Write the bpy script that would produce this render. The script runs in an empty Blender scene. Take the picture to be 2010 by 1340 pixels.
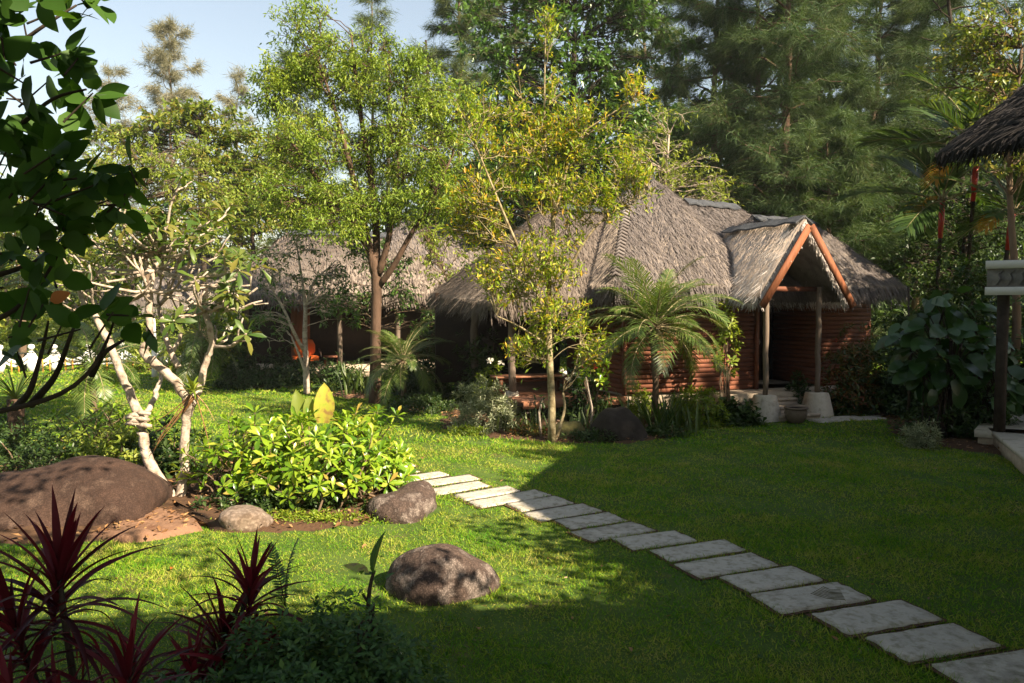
import bpy, math, random
import numpy as np
from mathutils import Vector, Matrix

R = math.radians
S = bpy.context.scene
COL = S.collection
random.seed(11)

# ------------------------------------------------------------------ camera, sky, sun
CAM_H = 2.4
PITCH = R(2.85)
FPX = 1507.5                       # focal length in photograph pixels (27 mm on 36 mm)
cam_d = bpy.data.cameras.new('camera')
cam = bpy.data.objects.new('camera', cam_d)
COL.objects.link(cam)
cam.location = (0, 0, CAM_H)
cam.rotation_euler = (R(90) - PITCH, 0, 0)
cam_d.lens = 27.0
cam_d.sensor_width = 36.0
cam_d.clip_start = 0.05
cam_d.clip_end = 2000
S.camera = cam

SUN_EL = R(38)
SUN_AZ = math.atan2(0.77, -0.64)   # clockwise from +Y: behind the camera and to its right
world = bpy.data.worlds.new('World')
S.world = world
world.use_nodes = True
wn = world.node_tree
sky = wn.nodes.new('ShaderNodeTexSky')
sky.sky_type = 'NISHITA'
sky.sun_disc = False
sky.sun_elevation = SUN_EL
sky.sun_rotation = SUN_AZ
sky.air_density = 1.5
sky.dust_density = 1.0
sky.ozone_density = 1.0
bg = wn.nodes['Background']
bg.inputs['Strength'].default_value = 0.056
pale = wn.nodes.new('ShaderNodeHueSaturation')      # thin high haze: the whole sky is paler than clear air
pale.inputs['Saturation'].default_value = 0.68
wn.links.new(sky.outputs['Color'], pale.inputs['Color'])
wn.links.new(pale.outputs['Color'], bg.inputs['Color'])

sun_d = bpy.data.lights.new('sun', 'SUN')
sun_d.energy = 5.0
sun_d.angle = R(0.55)
sun_d.color = (1.0, 0.84, 0.62)
sun = bpy.data.objects.new('sun', sun_d)
COL.objects.link(sun)
TO_SUN = Vector((math.cos(SUN_EL) * math.sin(SUN_AZ), math.cos(SUN_EL) * math.cos(SUN_AZ), math.sin(SUN_EL)))
sun.rotation_euler = (-TO_SUN).to_track_quat('-Z', 'Y').to_euler()
sun.location = (20, -20, 30)

S.view_settings.view_transform = 'Standard'
S.view_settings.look = 'None'
S.view_settings.gamma = 1
S.view_settings.exposure = 1.74
S.view_settings.use_curve_mapping = False
S.render.engine = 'CYCLES'
cy = S.cycles
cy.use_denoising = True
cy.max_bounces = 7
cy.diffuse_bounces = 3
cy.glossy_bounces = 2
cy.transmission_bounces = 4
cy.transparent_max_bounces = 4
cy.sample_clamp_indirect = 4.0

HAZE = 0.0004
# ------------------------------------------------------------------ helpers
def ray(px, py):
    x = (px - 1005) / FPX
    v = (670 - py) / FPX
    c, s = math.cos(PITCH), math.sin(PITCH)
    return Vector((x, c + v * s, -s + v * c))

def at(px, py, Y):
    d = ray(px, py)
    k = Y / d.y
    return Vector((d.x * k, Y, CAM_H + d.z * k))

def gp(px, py):
    d = ray(px, py)
    k = -CAM_H / d.z
    return Vector((d.x * k, d.y * k, 0))

def wloc(o):
    v = Vector((0, 0, 0))
    while o is not None:
        v += o.location
        o = o.parent
    return v

def tag(o, label=None, cat=None, group=None, kind=None):
    if label: o['label'] = label
    if cat: o['category'] = cat
    if group: o['group'] = group
    if kind: o['kind'] = kind
    return o

def thing(name, label, cat, loc=(0, 0, 0), group=None):
    o = bpy.data.objects.new(name, None)
    COL.objects.link(o)
    o.location = loc
    o.empty_display_size = 0.2
    return tag(o, label, cat, group)

def make_mesh(name, V, F, smooth=False):
    V = np.asarray(V, dtype=np.float32).reshape(-1, 3)
    F = np.asarray(F, dtype=np.int32).reshape(-1, 3)
    me = bpy.data.meshes.new(name)
    me.vertices.add(len(V))
    me.vertices.foreach_set('co', V.ravel())
    me.loops.add(F.size)
    me.loops.foreach_set('vertex_index', F.ravel())
    me.polygons.add(len(F))
    me.polygons.foreach_set('loop_start', np.arange(0, F.size, 3, dtype=np.int32))
    if smooth:
        me.polygons.foreach_set('use_smooth', np.ones(len(F), dtype=bool))
    me.update(calc_edges=True)
    return me

def add_obj(name, me, mat=None, parent=None, loc=None):
    if mat is not None and not me.materials:
        me.materials.append(mat)
    o = bpy.data.objects.new(name, me)
    COL.objects.link(o)
    if parent is not None:
        o.parent = parent
    if loc is not None:
        o.location = loc
    return o

class MB:
    """collects triangles in world space"""
    def __init__(self):
        self.V, self.F, self.n = [], [], 0
    def add(self, V, F):
        V = np.asarray(V, dtype=np.float64).reshape(-1, 3)
        F = np.asarray(F, dtype=np.int64).reshape(-1, 3)
        self.V.append(V); self.F.append(F + self.n); self.n += len(V)
    def quad(self, a, b, c, d):
        self.add([a, b, c, d], [[0, 1, 2], [0, 2, 3]])
    def tube(self, path, radii, k=6, cap=True, flat=1.0):
        P = np.asarray([tuple(p) for p in path], dtype=np.float64)
        m = len(P)
        T = np.gradient(P, axis=0)
        T /= np.linalg.norm(T, axis=1)[:, None] + 1e-9
        ref = np.array([0.0, 0.0, 1.0]) if abs(T[0, 2]) < 0.85 else np.array([0.0, 1.0, 0.0])
        A = np.cross(T, ref); A /= np.linalg.norm(A, axis=1)[:, None] + 1e-9
        B = np.cross(T, A)
        th = np.linspace(0, 2 * math.pi, k, endpoint=False)
        r = np.asarray(radii, dtype=np.float64)[:, None, None]
        V = P[:, None, :] + r * (np.cos(th)[None, :, None] * A[:, None, :] + flat * np.sin(th)[None, :, None] * B[:, None, :])
        F = []
        for i in range(m - 1):
            for j in range(k):
                a = i * k + j; b = i * k + (j + 1) % k
                c = a + k; d = b + k
                F += [[a, c, b], [b, c, d]]
        V = V.reshape(-1, 3)
        if cap:
            V = np.vstack([V, P[0:1], P[-1:]])
            n0 = m * k
            for j in range(k):
                F.append([n0, j, (j + 1) % k])
                F.append([n0 + 1, (m - 1) * k + (j + 1) % k, (m - 1) * k + j])
        self.add(V, F)
    def box(self, c, size, ax=None):
        """box centred on c; ax = 3 axis vectors"""
        c = np.array(tuple(c)); s = np.array(size) / 2
        ax = np.eye(3) if ax is None else np.array([tuple(a) for a in ax])
        V = []
        for x in (-1, 1):
            for y in (-1, 1):
                for z in (-1, 1):
                    V.append(c + x * s[0] * ax[0] + y * s[1] * ax[1] + z * s[2] * ax[2])
        F = [[0, 1, 3], [0, 3, 2], [4, 6, 7], [4, 7, 5], [0, 4, 5], [0, 5, 1], [2, 3, 7], [2, 7, 6], [0, 2, 6], [0, 6, 4], [1, 5, 7], [1, 7, 3]]
        self.add(V, F)
    def lathe(self, c, prof, k=16):
        """prof = [(r, z)...]"""
        c = np.array(tuple(c))
        th = np.linspace(0, 2 * math.pi, k, endpoint=False)
        V = [];
        for r, z in prof:
            for t in th:
                V.append(c + np.array([r * math.cos(t), r * math.sin(t), z]))
        F = []
        for i in range(len(prof) - 1):
            for j in range(k):
                a = i * k + j; b = i * k + (j + 1) % k
                F += [[a, b, a + k], [b, b + k, a + k]]
        self.add(V, F)
    def build(self, name, mat, parent=None, smooth=False, local=False, kind=None):
        V = np.vstack(self.V); F = np.vstack(self.F)
        if parent is not None and not local:
            V = V - np.array(tuple(wloc(parent)))
        o = add_obj(name, make_mesh(name, V, F, smooth), mat, parent)
        if kind: o['kind'] = kind
        return o

def children_of(o):
    return [c for c in bpy.data.objects if c.parent == o]

def copy_tree(o, parent=None):
    c = o.copy(); COL.objects.link(c); c.parent = parent
    for ch in list(o.children):
        copy_tree(ch, c)
    return c

# ------------------------------------------------------------------ materials
def new_mat(name):
    m = bpy.data.materials.new(name)
    m.use_nodes = True
    nt = m.node_tree
    nt.nodes.clear()
    out = nt.nodes.new('ShaderNodeOutputMaterial')
    return m, nt, out

def ramp(nt, cols, interp='LINEAR'):
    r = nt.nodes.new('ShaderNodeValToRGB')
    r.color_ramp.interpolation = interp
    el = r.color_ramp.elements
    n = len(cols)
    for i, c in enumerate(cols):
        p, col = (i / max(1, n - 1), c) if len(c) == 3 else (c[0], c[1:])
        if i < 2:
            e = el[i]; e.position = p
        else:
            e = el.new(p)
        e.color = (*col, 1)
    return r

def leaf_mat(name, cols, trans=0.35, rough=0.45, tint=(1.25, 1.25, 0.5), spec=0.35, patch=0.0, pscale=0.9):
    m, nt, out = new_mat(name)
    L = nt.links
    geo = nt.nodes.new('ShaderNodeNewGeometry')
    oi = nt.nodes.new('ShaderNodeObjectInfo')
    ad = nt.nodes.new('ShaderNodeMath'); ad.operation = 'ADD'
    L.new(geo.outputs['Random Per Island'], ad.inputs[0]); L.new(oi.outputs['Random'], ad.inputs[1])
    fr = nt.nodes.new('ShaderNodeMath'); fr.operation = 'FRACT'
    L.new(ad.outputs[0], fr.inputs[0])
    rp = ramp(nt, cols)
    src = fr.outputs[0]
    if patch > 0:
        tc = nt.nodes.new('ShaderNodeTexCoord')
        nz = nt.nodes.new('ShaderNodeTexNoise'); nz.inputs['Scale'].default_value = pscale; nz.inputs['Detail'].default_value = 2
        L.new(tc.outputs['Object'], nz.inputs['Vector'])
        mx = nt.nodes.new('ShaderNodeMapRange'); mx.inputs[1].default_value = 0.3; mx.inputs[2].default_value = 0.7
        L.new(nz.outputs['Fac'], mx.inputs[0])
        mm = nt.nodes.new('ShaderNodeMix'); mm.inputs[0].default_value = patch
        L.new(fr.outputs[0], mm.inputs[2]); L.new(mx.outputs[0], mm.inputs[3])
        src = mm.outputs[0]
    L.new(src, rp.inputs[0])
    p = nt.nodes.new('ShaderNodeBsdfPrincipled')
    p.inputs['Roughness'].default_value = rough
    p.inputs['Specular IOR Level'].default_value = spec
    L.new(rp.outputs['Color'], p.inputs['Base Color'])
    t = nt.nodes.new('ShaderNodeBsdfTranslucent')
    mt = nt.nodes.new('ShaderNodeMix'); mt.data_type = 'RGBA'; mt.blend_type = 'MULTIPLY'
    mt.inputs[0].default_value = 1.0
    L.new(rp.outputs['Color'], mt.inputs[6]); mt.inputs[7].default_value = (*tint, 1)
    L.new(mt.outputs[2], t.inputs['Color'])
    ms = nt.nodes.new('ShaderNodeMixShader'); ms.inputs[0].default_value = trans
    L.new(p.outputs[0], ms.inputs[1]); L.new(t.outputs[0], ms.inputs[2])
    L.new(ms.outputs[0], out.inputs['Surface'])
    return m

def surf_mat(name, cols, scale=4.0, rough=0.8, detail=6.0, bump=0.3, bscale=None, stretch=(1, 1, 1), island=0.0, spec=0.2, cols2=None, scale2=30, obj_rand=0.0, dist=0.02):
    """noise coloured rough surface; cols over a noise, optional second fine speckle"""
    m, nt, out = new_mat(name)
    L = nt.links
    tc = nt.nodes.new('ShaderNodeTexCoord')
    mp = nt.nodes.new('ShaderNodeMapping'); mp.inputs['Scale'].default_value = stretch
    L.new(tc.outputs['Object'], mp.inputs['Vector'])
    nz = nt.nodes.new('ShaderNodeTexNoise'); nz.inputs['Scale'].default_value = scale; nz.inputs['Detail'].default_value = detail
    nz.inputs['Roughness'].default_value = 0.65
    L.new(mp.outputs[0], nz.inputs['Vector'])
    fac = nz.outputs['Fac']
    st = nt.nodes.new('ShaderNodeMapRange'); st.inputs[1].default_value = 0.28; st.inputs[2].default_value = 0.72
    L.new(fac, st.inputs[0]); fac = st.outputs[0]
    if island > 0 or obj_rand > 0:
        geo = nt.nodes.new('ShaderNodeNewGeometry'); oi = nt.nodes.new('ShaderNodeObjectInfo')
        mm = nt.nodes.new('ShaderNodeMix'); mm.inputs[0].default_value = island if island > 0 else obj_rand
        L.new(fac, mm.inputs[2]); L.new(geo.outputs['Random Per Island'] if island > 0 else oi.outputs['Random'], mm.inputs[3])
        fac = mm.outputs[0]
    rp = ramp(nt, cols); L.new(fac, rp.inputs[0])
    col = rp.outputs['Color']
    if cols2:
        n2 = nt.nodes.new('ShaderNodeTexNoise'); n2.inputs['Scale'].default_value = scale2; n2.inputs['Detail'].default_value = 3
        L.new(mp.outputs[0], n2.inputs['Vector'])
        r2 = ramp(nt, cols2[0]); L.new(n2.outputs['Fac'], r2.inputs[0])
        mx = nt.nodes.new('ShaderNodeMix'); mx.data_type = 'RGBA'; mx.blend_type = cols2[1]; mx.inputs[0].default_value = cols2[2]
        L.new(col, mx.inputs[6]); L.new(r2.outputs['Color'], mx.inputs[7]); col = mx.outputs[2]
    p = nt.nodes.new('ShaderNodeBsdfPrincipled')
    p.inputs['Roughness'].default_value = rough
    p.inputs['Specular IOR Level'].default_value = spec
    L.new(col, p.inputs['Base Color'])
    if bump > 0:
        nb = nt.nodes.new('ShaderNodeTexNoise'); nb.inputs['Scale'].default_value = bscale or scale * 4; nb.inputs['Detail'].default_value = 6
        L.new(mp.outputs[0], nb.inputs['Vector'])
        b = nt.nodes.new('ShaderNodeBump'); b.inputs['Strength'].default_value = bump; b.inputs['Distance'].default_value = dist
        L.new(nb.outputs['Fac'], b.inputs['Height']); L.new(b.outputs[0], p.inputs['Normal'])
    L.new(p.outputs[0], out.inputs['Surface'])
    return m

M = {}
M['lawn'] = surf_mat('lawn_soil', [(.03, .065, .010), (.07, .11, .02), (.045, .085, .012), (.12, .10, .04)], scale=1.3, bump=.5, bscale=60, rough=.95)
def grass_mat():
    m, nt, out = new_mat('grass_blades')
    L = nt.links
    tc = nt.nodes.new('ShaderNodeTexCoord')
    geo = nt.nodes.new('ShaderNodeNewGeometry')
    n1 = nt.nodes.new('ShaderNodeTexNoise'); n1.inputs['Scale'].default_value = 1.1; n1.inputs['Detail'].default_value = 5; n1.inputs['Roughness'].default_value = .7
    L.new(tc.outputs['Object'], n1.inputs['Vector'])
    mr = nt.nodes.new('ShaderNodeMapRange'); mr.inputs[1].default_value = .35; mr.inputs[2].default_value = .68
    L.new(n1.outputs['Fac'], mr.inputs[0])
    mm = nt.nodes.new('ShaderNodeMix'); mm.inputs[0].default_value = .5
    L.new(mr.outputs[0], mm.inputs[2]); L.new(geo.outputs['Random Per Island'], mm.inputs[3])
    rp = ramp(nt, [(0, .035, .17, .008), (.30, .125, .27, .014), (.56, .25, .325, .03), (.78, .37, .36, .08), (1, .44, .34, .13)])
    L.new(mm.outputs[0], rp.inputs[0])
    p = nt.nodes.new('ShaderNodeBsdfPrincipled'); p.inputs['Roughness'].default_value = .6; p.inputs['Specular IOR Level'].default_value = .1
    L.new(rp.outputs['Color'], p.inputs['Base Color'])
    t = nt.nodes.new('ShaderNodeBsdfTranslucent'); L.new(rp.outputs['Color'], t.inputs['Color'])
    ms = nt.nodes.new('ShaderNodeMixShader'); ms.inputs[0].default_value = .3
    L.new(p.outputs[0], ms.inputs[1]); L.new(t.outputs[0], ms.inputs[2]); L.new(ms.outputs[0], out.inputs['Surface'])
    return m
M['grass'] = grass_mat()
M['soil'] = surf_mat('bed_soil', [(.035, .02, .012), (.09, .05, .028), (.055, .032, .02)], scale=5, bump=.8, bscale=30, rough=.95)
M['red_soil'] = surf_mat('red_soil', [(.11, .05, .028), (.21, .12, .075), (.15, .08, .05)], scale=5, bump=.8, bscale=25, rough=.95)
M['slab'] = surf_mat('slab_stone', [(.23, .205, .17), (.46, .425, .37), (.34, .315, .275)], scale=7, bump=.8, bscale=45, rough=.9, obj_rand=.4,
                     cols2=([(.3, .52, .52, .40), (.5, 1, 1, 1), (.7, 1.05, 1.03, 1)], 'MULTIPLY', .8), scale2=16)
M['rock'] = surf_mat('boulder_rock', [(.03, .022, .019), (.085, .06, .05), (.05, .036, .031), (.17, .14, .125), (.06, .045, .04)], scale=4.5, bump=.7, bscale=18, rough=.9,
                     cols2=([(.46, .6, .55, .5), (.54, 1, 1, 1), (.66, 2.3, 2.2, 2.1)], 'MULTIPLY', .6), scale2=85, dist=.03)
M['rock_pale'] = surf_mat('pale_boulder', [(.08, .06, .05), (.20, .16, .135), (.13, .095, .07), (.26, .21, .16)], scale=2.0, bump=.7, bscale=14, rough=.9,
                          cols2=([(.45, .6, .55, .5), (.55, 1, 1, 1), (.66, 1.5, 1.45, 1.4)], 'MULTIPLY', .6), scale2=30, dist=.03)
M['rock_big'] = surf_mat('brown_boulder', [(.022, .013, .010), (.062, .037, .028), (.038, .023, .018), (.13, .088, .068)], scale=1.6, bump=.8, bscale=12, rough=.92,
                          cols2=([(.45, .55, .5, .45), (.55, 1, 1, 1), (.66, 1.6, 1.5, 1.4)], 'MULTIPLY', .6), scale2=75, dist=.03)
M['rock_moss'] = surf_mat('mossy_rock', [(.06, .05, .025), (.12, .11, .04), (.09, .065, .04)], scale=5, bump=.7, bscale=22, rough=.95)
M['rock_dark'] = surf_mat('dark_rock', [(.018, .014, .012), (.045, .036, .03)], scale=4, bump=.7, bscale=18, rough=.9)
M['thatch'] = surf_mat('thatch', [(.10, .08, .07), (.24, .20, .17), (.16, .13, .11)], scale=3, bump=1.0, bscale=22, rough=.95, stretch=(1, 1, .35))
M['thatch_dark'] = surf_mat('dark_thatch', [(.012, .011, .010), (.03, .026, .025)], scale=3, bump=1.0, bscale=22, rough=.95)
M['strand'] = surf_mat('thatch_strand', [(.070, .057, .054), (.165, .142, .135), (.118, .101, .095), (.265, .237, .23)], scale=.8, island=.65, bump=0, rough=.8)
M['strand_pale'] = surf_mat('pale_thatch_strand', [(.36, .32, .29), (.60, .55, .51), (.48, .43, .40), (.74, .69, .64)], scale=1.0, island=.65, bump=0, rough=.8)
M['strand_brown'] = surf_mat('brown_thatch_strand', [(.070, .052, .043), (.16, .128, .108), (.11, .087, .073), (.24, .20, .172)], scale=.8, island=.65, bump=0, rough=.8)
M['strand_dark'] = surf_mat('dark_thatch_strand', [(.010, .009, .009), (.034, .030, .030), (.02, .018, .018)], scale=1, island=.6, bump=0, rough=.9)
M['ridge'] = surf_mat('ridge_cap_felt', [(.035, .038, .045), (.075, .08, .09)], scale=8, bump=.4, rough=.8)
M['wood_red'] = surf_mat('red_timber', [(.085, .028, .017), (.20, .076, .042), (.13, .046, .026)], scale=3, stretch=(1, 1, 6), bump=.25, bscale=12, rough=.7, obj_rand=.5)
M['wood_fascia'] = surf_mat('orange_timber', [(.12, .040, .02), (.23, .085, .04), (.165, .058, .028)], scale=9, stretch=(1, 1, .25), bump=.35, bscale=30, rough=.7)
M['wood_deck'] = surf_mat('deck_timber', [(.30, .13, .07), (.42, .20, .12), (.36, .16, .09)], scale=5, bump=.2, rough=.55, obj_rand=.4)
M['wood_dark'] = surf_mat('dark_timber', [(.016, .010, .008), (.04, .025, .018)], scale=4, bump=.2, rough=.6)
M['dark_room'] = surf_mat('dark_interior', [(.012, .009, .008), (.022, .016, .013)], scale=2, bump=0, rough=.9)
M['log'] = surf_mat('post_log', [(.06, .044, .034), (.17, .13, .10), (.10, .075, .058)], scale=5, stretch=(1, 1, .3), bump=.6, bscale=16, rough=.9)
M['concrete'] = surf_mat('rendered_pier', [(.22, .19, .15), (.48, .43, .36), (.38, .335, .275)], scale=4, bump=.3, bscale=40, rough=.9)
M['step_stone'] = surf_mat('step_stone', [(.24, .19, .14), (.42, .34, .26), (.33, .27, .2)], scale=6, bump=.4, bscale=25, rough=.9, obj_rand=.4)
M['frieze'] = surf_mat('carved_frieze', [(.13, .12, .115), (.24, .225, .21)], scale=10, bump=.5, bscale=14, rough=.85)
M['whitewash'] = surf_mat('white_beam', [(.5, .48, .44), (.62, .6, .56)], scale=3, bump=.15, rough=.8)
M['white_paint'] = surf_mat('white_paint', [(.72, .72, .70), (.82, .82, .8)], scale=4, bump=.1, rough=.6)
M['orange_stake'] = surf_mat('orange_stake', [(.45, .20, .04), (.6, .3, .07)], scale=4, bump=0, rough=.7)
M['orange_cloth'] = surf_mat('orange_cloth', [(.55, .10, .02), (.75, .17, .035)], scale=4, bump=.1, rough=.8)
M['pot'] = surf_mat('pot_clay', [(.09, .065, .045), (.16, .12, .09), (.12, .085, .06)], scale=6, bump=.3, rough=.55)
M['bark'] = surf_mat('bark_brown', [(.055, .036, .024), (.15, .105, .07), (.09, .06, .042)], scale=5, stretch=(1, 1, .35), bump=.8, bscale=18, rough=.95)
M['bark_red'] = surf_mat('bark_reddish', [(.035, .022, .015), (.10, .062, .042), (.06, .038, .026)], scale=4, stretch=(1, 1, .4), bump=.6, bscale=20, rough=.9)
M['bark_pale'] = surf_mat('bark_pale', [(.17, .13, .10), (.42, .35, .29), (.29, .23, .185)], scale=9, bump=.7, bscale=26, rough=.9,
                          cols2=([(.4, .45, .38, .32), (.5, 1, 1, 1), (.62, 1.15, 1.15, 1.1)], 'MULTIPLY', .55), scale2=10)
M['bark_cream'] = surf_mat('bark_cream', [(.13, .10, .055), (.30, .25, .15), (.20, .16, .09)], scale=7, bump=.5, bscale=24, rough=.9,
                           cols2=([(.42, .5, .45, .35), (.52, 1, 1, 1), (.62, 1.2, 1.2, 1.2)], 'MULTIPLY', .7), scale2=12)
M['bark_dark'] = surf_mat('bark_dark', [(.022, .016, .012), (.06, .045, .033)], scale=6, bump=.6, bscale=20, rough=.95)
M['lipstick'] = surf_mat('red_crownshaft', [(.16, .012, .01), (.48, .03, .02), (.34, .05, .02)], scale=9, stretch=(1, 1, .3), bump=.1, rough=.35, spec=.5)

M['l_over'] = leaf_mat('overhang_leaf', [(.03, .075, .012), (.05, .115, .018), (.07, .14, .025)], trans=.42, rough=.5, spec=.2)
M['l_orange'] = leaf_mat('withered_leaf', [(.35, .10, .02), (.45, .15, .03)], trans=.35)
M['l_frang'] = leaf_mat('frangipani_leaf', [(.05, .10, .018), (.09, .15, .025), (.13, .18, .035), (.2, .18, .04)], trans=.4, rough=.4)
M['l_scaev'] = leaf_mat('beach_cabbage_leaf', [(0, .06, .15, .012), (.25, .13, .25, .016), (.55, .21, .34, .02), (.85, .30, .41, .035), (.96, .40, .42, .06), (1, .42, .28, .07)], trans=.42, rough=.3, spec=.55)
M['l_ear'] = leaf_mat('elephant_ear_leaf', [(.12, .19, .03), (.2, .25, .04)], trans=.45, rough=.4)
M['l_ear_yel'] = leaf_mat('yellowed_elephant_ear', [(.22, .31, .03), (.36, .40, .05), (.42, .38, .06), (.28, .17, .06)], trans=.4, rough=.4, patch=.9, pscale=5.0)
M['l_cord'] = leaf_mat('cordyline_leaf', [(.035, .006, .009), (.085, .009, .015), (.14, .017, .028), (.05, .012, .010)], trans=.35, rough=.45, tint=(1.5, .6, .7), spec=.2)
M['l_cover'] = leaf_mat('ground_cover_leaf', [(.022, .065, .02), (.045, .11, .028), (.065, .145, .034), (.095, .165, .036)], trans=.32, rough=.5)
M['l_big'] = leaf_mat('feathery_green', [(.09, .155, .018), (.16, .25, .028), (.24, .32, .04), (.34, .37, .06)], trans=.38, rough=.45, patch=.35)
M['l_yel'] = leaf_mat('yellow_green', [(0, .08, .17, .014), (.28, .17, .27, .018), (.55, .29, .36, .026), (.75, .44, .41, .035), (.90, .60, .36, .04), (1, .60, .24, .04)], trans=.42, rough=.45, patch=.3)
M['l_dark'] = leaf_mat('dark_broadleaf', [(.035, .085, .013), (.06, .135, .018), (.10, .18, .028)], trans=.3, rough=.35, spec=.5)
M['l_lime'] = leaf_mat('lime_broadleaf', [(.10, .16, .02), (.17, .235, .028), (.25, .30, .04), (.34, .34, .07)], trans=.4, rough=.45, patch=.35)
M['l_term'] = leaf_mat('layered_broadleaf', [(.07, .12, .018), (.13, .19, .026), (.21, .25, .04), (.32, .18, .05)], trans=.38, rough=.4, patch=.3)
M['l_casu'] = leaf_mat('casuarina_needles', [(.026, .056, .022), (.048, .09, .03), (.082, .125, .04), (.10, .11, .048)], trans=.3, rough=.6, patch=.45, spec=.2)
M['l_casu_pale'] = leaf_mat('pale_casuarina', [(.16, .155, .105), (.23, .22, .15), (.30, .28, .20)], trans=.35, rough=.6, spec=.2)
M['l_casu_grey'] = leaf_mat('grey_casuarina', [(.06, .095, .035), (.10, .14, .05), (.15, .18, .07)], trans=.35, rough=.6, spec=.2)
M['l_palm'] = leaf_mat('palm_leaflets', [(.06, .11, .022), (.10, .16, .032), (.16, .21, .05)], trans=.3, rough=.38, spec=.5)
M['l_palm_dk'] = leaf_mat('dark_palm_leaflets', [(.022, .05, .012), (.045, .085, .02), (.075, .12, .03)], trans=.35, rough=.35, spec=.5)
M['l_palm_or'] = leaf_mat('orange_palm_leaflets', [(.30, .16, .02), (.42, .20, .025)], trans=.4, rough=.4)
M['l_silver'] = leaf_mat('silvery_leaf', [(.11, .14, .07), (.2, .23, .13), (.33, .36, .23), (.42, .43, .30)], trans=.3, rough=.5)
M['l_hedge'] = leaf_mat('golden_hedge_leaf', [(.10, .18, .015), (.20, .28, .025), (.30, .34, .04)], trans=.4, rough=.4)
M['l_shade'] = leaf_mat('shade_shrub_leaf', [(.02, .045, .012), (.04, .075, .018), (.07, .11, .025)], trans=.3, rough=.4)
M['l_croton'] = leaf_mat('croton_leaf', [(.03, .06, .014), (.06, .09, .02), (.14, .10, .02), (.2, .05, .025)], trans=.35, rough=.35)
M['l_phil'] = leaf_mat('philodendron_leaf', [(.022, .06, .013), (.035, .085, .02), (.05, .105, .025)], trans=.35, rough=.3, spec=.5)
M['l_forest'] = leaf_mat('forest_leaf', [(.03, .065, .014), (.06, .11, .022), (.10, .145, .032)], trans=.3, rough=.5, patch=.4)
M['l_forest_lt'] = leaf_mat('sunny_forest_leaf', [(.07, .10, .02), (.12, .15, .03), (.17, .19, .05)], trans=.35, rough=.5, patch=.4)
M['l_strap'] = leaf_mat('strap_leaf', [(.03, .06, .014), (.06, .10, .02), (.11, .14, .03)], trans=.3, rough=.4)
M['flower_w'] = leaf_mat('white_petal', [(.75, .72, .62), (.8, .78, .7)], trans=.3, tint=(1, 1, 1))
M['flower_r'] = leaf_mat('red_petal', [(.5, .03, .03), (.6, .08, .04)], trans=.3, tint=(1, 1, 1))
M['dry'] = leaf_mat('dry_leaf', [(.12, .06, .03), (.24, .12, .05), (.36, .22, .10)], trans=.15, tint=(1, 1, 1))

# ------------------------------------------------------------------ leaves
def prof_ovate(t): return math.sin(math.pi * min(1, t) ** 0.75) ** 0.9
def prof_obov(t): return max(0.06, (math.sin(math.pi * t ** 1.5)) ** 0.8)
def prof_strap(t): return min(1, .55 + t * 1.6) * (1 - max(0, (t - .45) / .55) ** 1.6)
def prof_heart(t): return math.sin(math.pi * (t * .86 + .14) ** 1.0) ** .7 if t < .999 else 0.0

def blade(L, W, prof, droop=0.4, fold=0.2, n=5, base=0.0):
    """one leaf along +X, side Y, up Z"""
    V, F = [], []
    x = z = 0.0
    ang = 0.0
    for i in range(n + 1):
        t = i / n
        w = W / 2 * max(0.0, prof(t))
        V += [(x, w, z + fold * w), (x, 0, z), (x, -w, z + fold * w)]
        ang = -droop * t
        x += L / n * math.cos(ang); z += L / n * math.sin(ang)
    for i in range(n):
        a = i * 3
        F += [[a, a + 1, a + 3], [a + 3, a + 1, a + 4], [a + 1, a + 2, a + 4], [a + 4, a + 2, a + 5]]
    return np.array(V, float), np.array(F, int)

T_DIAMOND = (np.array([(0, 0, 0), (.42, .5, .06), (1, 0, -.06), (.42, -.5, .06)], float), np.array([[0, 2, 1], [0, 3, 2]]))
T_NEEDLE = (np.array([(0, .5, 0), (0, -.5, 0), (1, 0, 0)], float), np.array([[0, 1, 2]]))
T_OBOV = (np.array([(0, 0, 0), (.35, .28, .05), (.72, .5, .07), (1, 0, -.08), (.72, -.5, .07), (.35, -.28, .05), (.6, 0, 0)], float),
          np.array([[0, 6, 1], [1, 6, 2], [2, 6, 3], [3, 6, 4], [4, 6, 5], [5, 6, 0]]))

def unit(A):
    return A / (np.linalg.norm(A, axis=-1, keepdims=True) + 1e-9)

def frames(D, U):
    D = unit(D)
    Sd = np.cross(U, D)
    bad = np.linalg.norm(Sd, axis=1) < 1e-3
    Sd[bad] = np.cross(np.array([1.0, 0.2, 0.1]), D[bad])
    Sd = unit(Sd)
    N = np.cross(D, Sd)
    return D, Sd, N

def leaf_arrays(tmpl, P, D, U, L, W):
    V0, F0 = tmpl
    n = len(P); k = len(V0)
    D, Sd, N = frames(np.asarray(D, float), np.asarray(U, float))
    L = np.broadcast_to(np.asarray(L, float), (n,)); W = np.broadcast_to(np.asarray(W, float), (n,))
    V = (np.asarray(P, float)[:, None, :] + D[:, None, :] * (V0[None, :, 0:1] * L[:, None, None])
         + Sd[:, None, :] * (V0[None, :, 1:2] * W[:, None, None]) + N[:, None, :] * (V0[None, :, 2:3] * L[:, None, None]))
    F = F0[None] + (np.arange(n) * k)[:, None, None]
    return V.reshape(-1, 3), F.reshape(-1, 3)

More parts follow.
